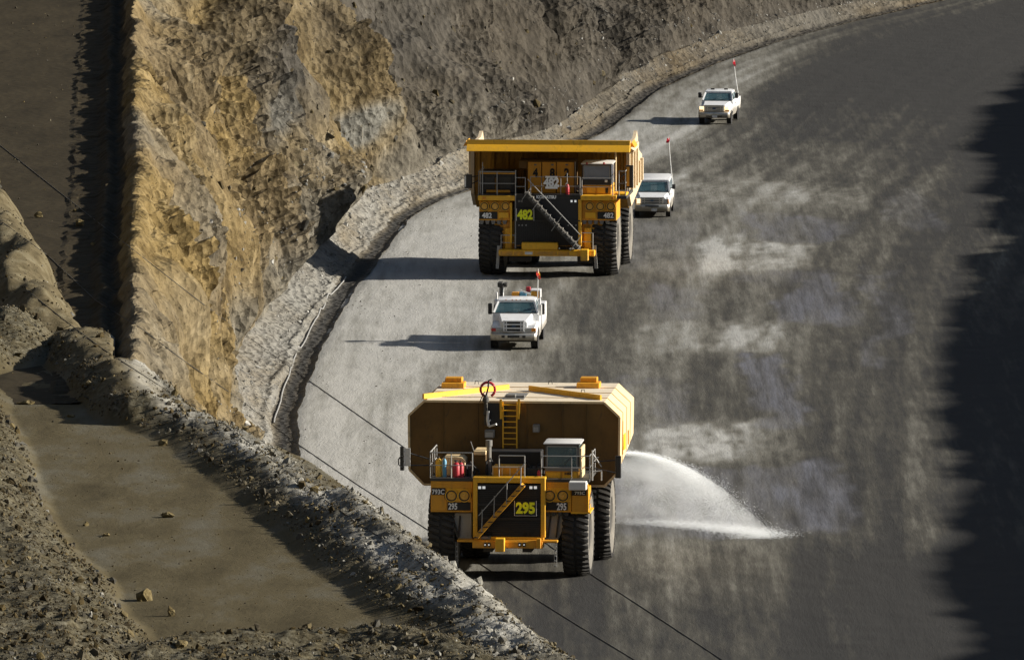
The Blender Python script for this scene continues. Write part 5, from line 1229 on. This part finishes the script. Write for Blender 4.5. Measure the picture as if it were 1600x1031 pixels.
# control cabinet with doors
dK = -.6
t = MB(); hbox(t, E, 823.5, 899, 251, 304, dK, dK + 1.6); hbox(t, E, 810.5, 823.5, 251, 264, dK + .01, dK + 1.5); ck = t.build("control_cabinet", M['tank_front'], dt, .03)
for k, (a_, b2_) in enumerate(((825, 845.5), (847, 868.5), (870, 897))):
    t = MB(); hbox(t, E, a_, b2_, 253.5, 302, dK - .05, dK + .02); dr = t.build("cabinet_door", M['yellow'], ck, .02)
    cxp = ((836.5), (863), (885.5))[k]; panel_text(E, "482"[k], cxp - 4, cxp + 4, 263, 277.5, dK - .06, M['decal_black'], dr, .05, "number")
    t = MB(); hbox(t, E, cxp - 2, cxp + 2, 256.5, 259, dK - .07, dK - .04); t.build("handle", M['grey'], dr)
t = MB(); hbox(t, E, 812, 821, 254.5, 260.5, dK - .02, dK + .1); t.build("cabinet_vent", M['tank_front'], ck)
dN = dR - .05
t = MB(); hbox(t, E, 850.5, 872, 275.5, 295, dN - .02, dN); sg_ = t.build("name_sign", M['tank_front'], dt)
t = MB(); hbox(t, E, 852, 871, 275.3, 278.2, dN - .03, dN - .021); hbox(t, E, 852, 871, 291.6, 295.2, dN - .03, dN - .021); build_each(t, "sign_bar", M['decal_white'], sg_)
panel_text(E, "482", 849, 873.5, 278, 292.5, dN - .036, M['decal_white'], sg_, .05, "number")
t = MB()
for q in ((853.2, 858.8, 291.4, 292.6), (861.6, 864.5, 284.3, 285.3), (866.5, 873.2, 290.8, 292.6)): hbox(t, E, *q, dN - .05, dN - .03)
build_each(t, "serif", M['decal_white'], sg_)
xx, z1_ = E(886.5, 286, dR); t = MB(); t.lathe([(zt, .09), (zt + .02, .1), (zt + .5, .1), (zt + .6, .04)], (xx, dR + .1, 0), 'z', 12); o = t.build("extinguisher", M['red'], dt); t = MB(); t.tube([(xx, dR + .1, zt + .6), (xx, dR + .1, zt + .72), (xx - .1, dR + .05, zt + .6)], .025, 6); t.cyl((xx - .02, dR + .1, zt + .7), (xx - .02, dR + .1, zt + 1.2), .02, 6); t.build("valve", M['rail'], o)
t = MB(); hbox(t, E, 900, 907, 290, 298, -.8, -.3); t.build("relay_box", M['grey'], dt, .02)
t = MB(); x_ = E.x(898.8, -.6); t.cyl((x_, -.65, E.z(300, -.6)), (x_, -.65, E.z(252, -.6)), .03, 6); t.build("cable_conduit", M['rail'], dt)
# cab
dC = -1.4; x0, z0 = E(909.5, 303.5, dC); x1, z1 = E(955.5, 255.5, dC); zs = E.z(288.5, dC)
cb = cab_unit(dt, x0, x1, z0, zs, z1, dC, dC + 2.0, 'yellow', 'offwhite', 'glass_hazy', 'dark')
t = MB(); hbox(t, E, 911, 954.5, 280.5, 289, dC - .03, dC + .02); db = t.build("dash_band", M['black'], cb); t = MB(); hbox(t, E, 945, 949, 281.5, 285, dC - .045, dC - .02); t.build("sticker", M['decal_white'], db)
for a_, b2_ in ((917, 930), (933, 945)): t = MB(); hbox(t, E, a_, b2_, 291.5, 302, dC - .03, dC + .02); t.build("access_panel", M['bright_yellow'], cb, .015)
t = MB(); hbox(t, E, 946, 950, 294, 302, dC - .02, dC + .02); t.build("louvre", M['black'], cb)
for x_ in (917, 943.5): t = MB(); hbox(t, E, x_ - 1.4, x_ + 1.4, 254, 257, dC - .2, dC - .08); t.build("roof_lamp", M['red_lens'], cb, .01)
mr = mirror(dt, E, 725.5, 737.5, 273, 294.5, -1.0, (E.x(748, -1), -.8, zt + .8)); t = MB(); hbox(t, E, 726, 728, 275, 292, -1.03, -1.0); t.build("mirror_edge", M['decal_white'], mr)
mr = mirror(dt, E, 977.5, 989.5, 258.5, 294, -1.0, (E.x(970, -1), -.8, zt + .8)); t = MB(); hbox(t, E, 979, 983.5, 261, 291, -1.02, -1.0); t.build("mirror_glass", M['yellow'], mr)
# dump body: floor, front wall, sides with raised rear boards, canopy
dW = 2.0; zc0, zc1 = E.z(236, -2.7), E.z(218.7, -2.7)
xa, xb = E.x(738.5, dW, 260), E.x(982, dW, 260); bxm = (xa + xb) / 2; bh_ = (xb - xa) / 2
zb = E.z(306, dW)
t = MB(); L_ = 8.6
t.prism([(dW, zb), (dW + 1.2, 3.3), (dW + L_, 4.1), (dW + L_, 4.3), (dW + 1.25, 3.5), (dW + .2, zb), (dW + .2, zc1 - .8), (dW, zc1 - .8)], bxm - bh_ + .1, bxm + bh_ - .1, 'x'); body = t.build("dump_body", M['body_in'], dt)
for sx in (-1, 1):
    t = MB(); X0 = bxm + sx * bh_
    pr = [(dW - .2, zb + .1), (dW + 1.2, 3.4), (dW + L_, 4.2), (dW + L_, 5.6), (dW + 6.4, 6.0), (dW + 5.0, E.z(203, dW + 5.0) if sx > 0 else E.z(205, dW + 5)), (dW + 3.9, zc1 - .55), (dW - .2, zc1 - .55)]
    t.prism(pr, X0 - .1 * sx, X0 + .08 * sx, 'x'); s_o = t.build("side_wall", M['body_side'], body)
    t = MB()
    for k in range(5): dd = dW + .3 + k * 1.75; t.box(X0 + .08 * sx, X0 + .24 * sx, dd, dd + .3, 4.3, zc1 - .75 if k < 3 else 5.5)
    t.box(X0 + .08 * sx, X0 + .30 * sx, dW - .2, dW + 3.5, zc1 - 1.0, zc1 - .7); build_each(t, "side_rib", M['body_side'], s_o, .02)
t = MB()
for k in range(11): xx = bxm - bh_ + .35 + k * (2 * bh_ - .7) / 10; t.prism([(xx - .10, dW), (xx + .10, dW), (xx + .05, dW - .14), (xx - .05, dW - .14)], zb + .1, zc0 - .3, 'z')
build_each(t, "wall_rib", M['body_in'], body)
dcn = -2.7; xca, xcb = E.x(729.5, dcn, 228), E.x(984.5, dcn, 228)
t = MB(); t.prism([(dcn + .15, zc0 + .25), (dW + .1, zc0 - .35), (dW + .1, zc1 - .70), (dcn + .15, zc1 - .06)], xca + .1, xcb - .1, 'x'); cn = t.build("canopy", M['body_side'], body)
zm = zc0 + (zc1 - zc0) * .52
t = MB(); t.prism([(dcn - .34, zc0), (dcn - .1, zc0 - .04), (dcn + .25, zc0 + .1), (dcn + .25, zc1 - .04), (dcn + .06, zc1), (dcn - .02, zm + .03), (dcn - .06, zm)], xca, xcb, 'x'); t.build("canopy_lip", M['bright_yellow'], cn, .01)
for sx in (-1, 1):
    X0 = xca if sx < 0 else xcb; t = MB(); t.prism([(X0 - .05 * sx, zm - .05), (X0 + .24 * sx, zm - .12), (X0 + .06 * sx, zc1 - .1)], dcn + .3, dcn + 2.2); t.build("canopy_end", M['yellow'], cn)
t = MB(); x_ = E.x(961.5, 1.2); t.cyl((x_, 1.2, zt), (x_, 1.2, E.z(232, 1.2)), .05, 8); t.build("exhaust_pipe", M['tank'], dt)
# ================================================================== ROAD VEHICLES
def rounded(w, z0, z1, c0=.08, c1=.10, tuck=.06):
    """half-open car section: list of (x, z) counter-clockwise"""
    return [(-w + tuck, z0), (w - tuck, z0), (w, z0 + c0 + .1), (w, z1 - c1), (w - c1, z1), (-w + c1, z1), (-w, z1 - c1), (-w, z0 + c0 + .1)]
def ring(w, z0, z1, y, c1=.10, tuck=.06): return [(x, y, z) for x, z in rounded(w, z0, z1, .08, c1, tuck)]

def pickup_front(root, p, paint_='white', glass='glass'):
    """cab, bonnet, wings, grille, lamps, bumper shared by the three light vehicles; p holds real dimensions in metres"""
    W, yf, yc, yt, ye = p['W'], p['yf'], p['yc'], p['yt'], p['ye']
    zb, zh0, zh1, zr = p['zb'], p['zh0'], p['zh1'], p['zr']; hw0, hw1, rw = p['hw0'], p['hw1'], p['rw']
    t = MB(); t.loft([ring(W, zb, zh1 + .0, yc - .05, .07), ring(W, zb, zh1 + .02, yc + .5, .07), ring(W, zb, zh1 + .02, ye, .07)])
    body = t.build("body", M[paint_], root, .0)
    # bonnet and wings
    t = MB(); t.loft([ring(hw0, zb + .25, zh0 - .05, yf + .03, .06), ring(hw0 + .02, zb + .25, zh0, yf + .15, .08), ring(hw1, zb + .25, zh1 - .03, yc - .15, .08), ring(hw1 + .02, zb + .25, zh1, yc + .05, .05)]); t.build("bonnet", M[paint_], body)
    t = MB()
    for sx in (-1, 1):
        rr = []
        for y, zt_, wi in ((yf + .04, p['zw'] - .16, hw0 - .12), (yf + .14, p['zw'] - .03, hw0 - .12), (yf + .7, p['zw'], hw0 - .1), (yc - .1, p['zw'] + .04, hw1 - .1), (yc + .1, p['zw'] + .05, hw1 - .1)):
            o_ = W if y > yf + .1 else W - .05
            rr.append([(sx * wi, y, zb + .3), (sx * o_, y, zb + .3), (sx * o_, y, zt_ - .12), (sx * (o_ - .08), y, zt_), (sx * wi, y, zt_)])
        t.loft(rr)
    build_each(t, "wing", M[paint_], body)
    # wheel arch liners
    t = MB()
    for sx in (-1, 1):
        for yy in (0, p['wb']): t.lathe([(0, .01), (0, p['wr'] * 1.15), (.012, p['wr'] * 1.15), (.012, .01)], (sx * (W - .0) + (.001 if sx > 0 else -.013), yy, p['wr']), 'x', 24)
    build_each(t, "wheel_arch", M['black'], body)
    # greenhouse
    zt_ = zh1 + .02; k1 = .06
    A = [(-W + k1, yc, zt_), (W - k1, yc, zt_), (W - k1, ye, zt_), (-W + k1, ye, zt_)]; B = [(-rw, yt, zr - .13), (rw, yt, zr - .13), (rw, ye - p.get('back', .12), zr - .10), (-rw, ye - p.get('back', .12), zr - .10)]
    def lerp(a, b_, f): return tuple(a[i] + (b_[i] - a[i]) * f for i in range(3))
    t = MB()
    def post(a, b_, w_=.09): t.beam(a, b_, w_, .09, (0, 1, 0))
    for i in range(4): post(A[i], B[i])
    for f in p.get('pillars', (.5,)):
        for (i, j) in ((1, 2), (0, 3)): post(lerp(A[i], A[j], f), lerp(B[i], B[j], f), .08)
    for i in range(4): t.beam(B[i], B[(i + 1) % 4], .10, .12)
    t.build("cab_frame", M[paint_], body)
    t = MB(); e = .14
    t.loft([[(-rw - .04, yt - .03, zr - .13), (rw + .04, yt - .03, zr - .13), (rw + .04, B[2][1] + .04, zr - .12), (-rw - .04, B[2][1] + .04, zr - .12)],
            [(-rw - .02, yt + .05, zr - .05), (rw + .02, yt + .05, zr - .05), (rw + .02, B[2][1], zr - .05), (-rw - .02, B[2][1], zr - .05)],
            [(-rw + e, yt + .3, zr), (rw - e, yt + .3, zr), (rw - e, B[2][1] - .15, zr), (-rw + e, B[2][1] - .15, zr)]]); t.build("roof", M[paint_], body)
    def pane(name, quad, off):
        t = MB(); q = [Vector(a) for a in quad]; c = sum(q, Vector()) / 4; n = (q[1] - q[0]).cross(q[3] - q[0]).normalized() * off
        q = [c + (a - c) * .985 for a in q]; t.loft([[a - n for a in q], [a + n * .2 for a in q]]); return t.build(name, M[glass], body)
    ws = pane("windscreen", [A[0], A[1], B[1], B[0]], .012)
    pane("side_window", [A[1], A[2], B[2], B[1]], .012); pane("side_window", [A[0], A[3], B[3], B[0]], .012); pane("rear_window", [A[3], A[2], B[2], B[3]], .012)
    t = MB(); t.beam(A[0], A[1], .05, .03); t.build("windscreen_rubber", M['black'], body)
    t = MB(); t.box(-W + .12, W - .12, yc + .05, yc + .5, zt_ - .25, zt_ + .02); t.build("dashboard", M['black'], body)
    t = MB()
    for xs_ in (-.42, .42): t.box(xs_ - .24, xs_ + .24, yt + .35, yt + .48, zt_ - .3, zt_ + .5); t.box(xs_ - .12, xs_ + .12, yt + .37, yt + .46, zt_ + .5, zt_ + .68)
    t.build("seat", M['dark'], body)
    t = MB(); t.lathe([(-.015, .19), (.015, .19), (.015, .165), (-.015, .165), (-.015, .19)], (.42, yc + .55, zt_ + .10), 'y', 18, False); t.build("steering_wheel", M['black'], body)
    t = MB(); t.tube([(-.5, yc - .02, zt_ + .03), (.05, yc + .12, zt_ + .10)], .012, 5); t.tube([(.1, yc - .02, zt_ + .03), (.6, yc + .12, zt_ + .10)], .012, 5); build_each(t, "wiper", M['black'], body)
    # doors' seams and handles on the right and left
    t = MB()
    for sx in (-1, 1): t.box(sx * W - .004, sx * W + .006, yc + .32, yc + .335, zb + .25, zh1); t.box(sx * W - .004, sx * W + .006, yc + 1.4, yc + 1.415, zb + .25, zh1); t.box(sx * W - .004, sx * W + .03, yc + 1.18, yc + 1.34, zh1 - .22, zh1 - .17)
    t.build("door_trim", M['grey'], body)
    # grille
    g0, g1, gz0, gz1 = -p['gw'], p['gw'], p['gz0'], p['gz1']; yg = yf - .03
    t = MB(); t.box(g0, g1, yg, yg + .1, gz0, gz1); gr = t.build("grille", M['black'], body)
    t = MB(); nb = p.get('bars', 3)
    fw = .07
    for q in ((g0, g1, gz0, gz0 + fw * .6), (g0, g1, gz1 - fw * .7, gz1), (g0, g0 + fw, gz0, gz1), (g1 - fw, g1, gz0, gz1)): t.box(q[0] - .002, q[1] + .002, yg - .05, yg + .004, q[2] - .002, q[3] + .002)
    for k in range(nb - 1): zz = gz0 + (gz1 - gz0) * (k + 1) / nb; t.box(g0 + fw, g1 - fw, yg - .035, yg, zz - .035, zz + .035)
    for sx in (-1, 1): t.box(sx * (p['gw'] * .70) - .03, sx * (p['gw'] * .70) + .03, yg - .045, yg, gz0 + fw * .6, gz1 - fw * .7)
    t.build("grille_bar", M[p.get('gmat', 'chrome')], gr, .008)
    t = MB(); t.lathe([(-.065, .005), (-.065, .11), (-.03, .11)], (0, yg, (gz0 + gz1) / 2), 'y', 20, False); t.v = [(x * 1.0, y, (gz0 + gz1) / 2 + (z - (gz0 + gz1) / 2) * .45) for x, y, z in t.v]; t.build("emblem", M['cloth_blue'], gr)
    # lamps
    for sx in (-1, 1):
        xa, xb_ = p['gw'] + .05, W - .06
        t = MB(); t.box(sx * xa, sx * xb_, yf - .015, yf + .06, gz0 + .02, gz0 + .02 + p.get('lh', .2)); o = t.build("headlight", M['lens_lit' if p.get('lit') and (sx < 0 or p['lit'] == 2) else 'lens_clear'], body, .02)
        t = MB(); t.box(sx * (xb_ - (xb_ - xa) * p.get('amb', .35)), sx * (xb_ + .012), yf - .025, yf + .10, gz0 + .03, gz0 + .01 + p.get('lh', .2) * p.get('ambh', 1)); t.build("indicator", M['amber' if sx > 0 or not p.get('redleft') else 'red_lens'], o, .01)
    # bumper
    t = MB(); b0, b1 = p['bz0'], p['bz1']
    t.loft([[(-W + .02, yf + .35, b0), (W - .02, yf + .35, b0), (W - .02, yf + .35, b1), (-W + .02, yf + .35, b1)][::1], [(-W + .0, yf - .02, b0), (W - .0, yf - .02, b0), (W, yf - .02, b1), (-W, yf - .02, b1)], [(-W + .12, yf - .16, b0 + .04), (W - .12, yf - .16, b0 + .04), (W - .12, yf - .16, b1 - .03), (-W + .12, yf - .16, b1 - .03)]])
    bu = t.build("bumper", M['chrome'], root, .01)
    t = MB()
    for a_, b_ in p.get('slots', ((-.35, .35),)): t.box(a_, b_, yf - .175, yf - .15, b0 + (b1 - b0) * p.get('s0', .5), b0 + (b1 - b0) * p.get('s1', .78))
    build_each(t, "bumper_slot", M['black'], bu)
    if p.get('plate'): t = MB(); t.box(-.16 + p['plate'], .16 + p['plate'], yf - .18, yf - .155, b0 + .03, b0 + .18); t.build("plate", M['offwhite'], bu, .005)
    t = MB(); t.box(-W + .3, W - .3, yf + .3, ye + .2, zb - .05, zb + .25); t.build("underbody", M['black'], root)
    for sx in (-1, 1):
        make_wheel(root, sx * (W - p['wr'] * .36), 0, p['wr'], p['wr'] * .66, p['wr'] * .55, sx, 28, haul=False)
        make_wheel(root, sx * (W - p['wr'] * .36), p['wb'], p['wr'], p['wr'] * .66, p['wr'] * .55, sx, 28, haul=False)
        mz, my = zt_ + p.get('mz', .12), yc + .45; mw, mh = p.get('mw', .20), p.get('mh', .28)
        t = MB(); t.box(sx * (W + .06), sx * (W + .06 + mw), my, my + .10, mz, mz + mh); o = t.build("wing_mirror", M['black'], body, .03)
        t = MB(); t.tube([(sx * (W - .05), my + .05, mz + .05), (sx * (W + .1), my + .05, mz + .05)], .025, 6); t.build("mirror_arm", M['black'], o)
    return body
def whip(root, E, base, top, d, fl, mat, r=.02):
    a, b_ = E(*base, d), E(*top, d)
    t = MB(); t.tube([(a[0], d, a[1]), (a[0] + (b_[0] - a[0]) * .5 - .02, d, a[1] + (b_[1] - a[1]) * .5), (b_[0], d, b_[1])], [r, r, r * .8], 6); o = t.build("whip_pole", M['decal_white'], root)
    q = [E(*p_, d) for p_ in fl]; n = len(q) // 2; t = MB(); rings = []
    for i in range(n):
        u, w = q[i], q[-1 - i]; dy = .06 * math.sin(i * 1.7)
        rings.append([(u[0], d + dy - .008, u[1]), (u[0], d + dy + .008, u[1]), (w[0], d - dy + .008, w[1]), (w[0], d - dy - .008, w[1])])
    t.loft(rings); t.build("flag", M[mat], o); return o

# ---- service truck with crane
E = ES = Elev(804.5, 543.5, -R(3.5))
st = empty("service_truck", E.o, E.yaw); tag(st, "white service truck with small crane and red-yellow flag, in front of the dump truck", "service truck")
ps = dict(W=1.16, yf=-1.0, yc=.75, yt=1.25, ye=2.75, zb=.42, zh0=1.46, zh1=1.66, zr=2.36, hw0=.66, hw1=.86, rw=.88, zw=1.26, wb=4.6, wr=.50, gw=.52, gz0=.90, gz1=1.46, bars=3, gmat='white',
          bz0=.46, bz1=.84, slots=((-.30, .30), (-.60, -.44), (.44, .60)), s0=.42, s1=.72, lh=.17, redleft=True, mw=.20, mh=.55, mz=-.12, pillars=(.55,), amb=.4)
body = pickup_front(st, ps)
t = MB()
for x_ in (-.52, -.20, 0, .20, .52): t.box(x_ - .03, x_ + .03, 1.20, 1.26, 2.27, 2.31)
build_each(t, "roof_marker_lamp", M['amber'], body)
t = MB(); t.box(-1.2, 1.2, 3.0, 6.6, .62, .78); t.box(-1.2, -.72, 3.0, 6.6, .78, 1.75); t.box(.72, 1.2, 3.0, 6.6, .78, 1.75); t.box(-.72, .72, 3.0, 3.1, .78, 1.8); sb = t.build("service_body", M['white'], st, .02)
t = MB()
for k in range(3):
    t.box(1.2, 1.212, 3.1 + k * 1.15, 4.15 + k * 1.15, 1.0, 1.68); t.box(-1.212, -1.2, 3.1 + k * 1.15, 4.15 + k * 1.15, 1.0, 1.68)
build_each(t, "locker_door", M['offwhite'], sb, .005)
# crane
dK = 3.5
def ex(px_, py_, d): x_, z_ = E(px_, py_, d); return (x_, d, z_)
t = MB(); t.cyl(ex(785, 478, dK), ex(785, 466, dK), .17, 12); t.beam(ex(783.5, 478, dK), ex(783.5, 448, dK), .23, .25, (0, 1, 0)); cr = t.build("crane", M['white'], st, .02)
t = MB(); t.beam(ex(783.5, 469, dK - .15), ex(783.5, 447, dK - .15), .15, .06, (0, 1, 0)); t.build("crane_boom", M['dark'], cr)
t = MB(); a = ex(782, 446, dK); t.box(a[0] - .14, a[0] + .12, dK - .2, dK + .6, a[2] - .08, a[2] + .16); a = ex(790, 445, dK); t.box(a[0] - .10, a[0] + .10, dK - .2, dK + .5, a[2] - .10, a[2] + .10); t.build("crane_head", M['dark'], cr, .03)
t = MB(); a = ex(790.5, 449, dK); t.tube([(a[0], dK - .1, a[2]), (a[0], dK - .1, a[2] - .14), (a[0] + .06, dK - .1, a[2] - .17)], .025, 6); t.build("hook", M['rail'], cr)
t = MB(); t.beam(ex(777, 470, dK - .2), ex(776, 456, dK - .2), .10, .10, (0, 1, 0)); a = ex(777, 472, dK - .3); t.box(a[0] - .16, a[0] + .14, dK - .4, dK, a[2] - .14, a[2] + .14); t.build("crane_winch", M['white'], cr, .03)
t = MB(); t.tube([ex(773, 476, dK - .4), ex(772, 486, dK - 1), ex(771, 498, dK - 1.6)], .03, 6); t.build("hydraulic_hose", M['black'], cr)
# roof and deck load, fixed to the truck
t = MB(); a, b_ = E(799.5, 457, 2.9), E(811, 464, 2.9); t.box(a[0], b_[0], 2.85, 3.3, b_[1], a[1]); t.build("beacon", M['orange'], st, .03)
t = MB(); a, b_ = E(811.5, 457, 2.95), E(822, 463.5, 2.95); t.box(a[0], b_[0], 2.9, 3.3, b_[1], a[1]); t.build("light_bar", M['blue'], st, .03)
t = MB(); t.beam(ex(813, 453.5, 2.9), ex(829, 460, 2.9), .10, .07); t.build("rack_bar", M['white'], st)
t = MB(); a, b_ = E(822, 448, 3.6), E(829, 456, 3.6); t.box(a[0], b_[0], 3.55, 3.75, b_[1], a[1]); t.build("hose_reel", M['red'], st, .03)
t = MB(); a, b_ = E(830, 454.5, 3.4), E(843.5, 466, 3.4); t.box(a[0], b_[0], 3.4, 4.3, b_[1], a[1]); bx_ = t.build("tool_box", M['orange'], st, .02)
t = MB(); t.box(a[0] - .02, b_[0] + .02, 3.36, 4.32, a[1], a[1] + .05); t.box(b_[0] - .02, b_[0] + .03, 3.38, 4.3, b_[1], a[1]); t.build("box_lid", M['white'], bx_)
t = MB(); t.box(a[0], b_[0] + .05, 3.3, 3.5, 1.7, b_[1]); t.build("box_stand", M['white'], st, .02)
whip(st, E, (840, 520), (840.8, 420), 3.0, ((840, 421), (841.5, 424), (844, 428.5), (844.8, 435.5), (842, 436.5), (839.5, 433), (838, 428), (838.5, 423.5)), 'flag_mix', .024)
t = MB(); t.box(1.1, 1.3, .9, 1.0, 1.55, 2.1); t.build("mirror_back", M['offwhite'], body, .03)
rot = Matrix.Rotation(E.yaw, 3, 'Z')
person(Vector(E.o) + rot @ Vector((.42, 1.95, 1.30)), E.yaw, "driver in navy shirt and white hard hat at the wheel of the service truck", M['cloth_blue'], M['white'])

# ---- van
E = EV = Elev(1020, 338, -R(3.5))
vn = empty("van", E.o, E.yaw); tag(vn, "white passenger van beside the dump truck with a red flag on a tall whip", "van")
pv_ = dict(W=1.0, yf=-.85, yc=.12, yt=.72, ye=4.5, zb=.32, zh0=1.20, zh1=1.36, zr=2.08, hw0=.74, hw1=.88, rw=.84, zw=1.16, wb=3.5, wr=.37, gw=.62, gz0=.78, gz1=1.14, bars=3,
           bz0=.34, bz1=.76, slots=((-.38, .38),), s0=.66, s1=.86, lh=.26, lit=1, amb=.25, pillars=(.28, .52, .76), back=.06, plate=.12)
pickup_front(vn, pv_, glass='glass'); whip(vn, E, (1052.3, 300), (1044.5, 214.5), .6, ((1045, 215), (1046.2, 217), (1046.2, 220), (1045, 223.5), (1040.5, 223.5), (1041, 221), (1042, 218), (1042.5, 216.5)), 'flag_red', .022)
t = MB(); t.box(.30, .66, .34, .36, 1.40, 1.50); t.build("dash_paper", M['decal_white'], vn)

# ---- pickup
E = EP = Elev(1118.5, 193.2, -R(7.5))
pu = empty("pickup_truck", E.o, E.yaw); tag(pu, "white pickup truck farthest up the haul road with a red whip flag", "pickup truck")
pp = dict(W=.99, yf=-.95, yc=.85, yt=1.5, ye=3.0, zb=.45, zh0=1.24, zh1=1.36, zr=1.98, hw0=.72, hw1=.86, rw=.80, zw=1.16, wb=3.6, wr=.40, gw=.60, gz0=.82, gz1=1.22, bars=4,
          bz0=.42, bz1=.80, slots=((-.5, .5),), s0=.2, s1=.4, lh=.30, lit=2, amb=.9, ambh=.35, plate=.05, mh=.34, mw=.22, pillars=(.55,))
pickup_front(pu, pp)
t = MB(); t.box(-.98, .98, 3.05, 5.15, .62, .80); t.box(-.99, -.86, 3.05, 5.15, .80, 1.36); t.box(.86, .99, 3.05, 5.15, .80, 1.36); t.box(-.86, .86, 5.03, 5.15, .80, 1.34); t.box(-.86, .86, 3.05, 3.13, .80, 1.36); t.build("cargo_bed", M['white'], pu, .02)
whip(pu, E, (1153.8, 150), (1146, 92), 4.0, ((1146, 92.5), (1148.4, 96), (1149.2, 101), (1149.6, 104), (1147.3, 104.5), (1145.6, 101), (1145.2, 98), (1145.2, 94)), 'flag_red', .022)
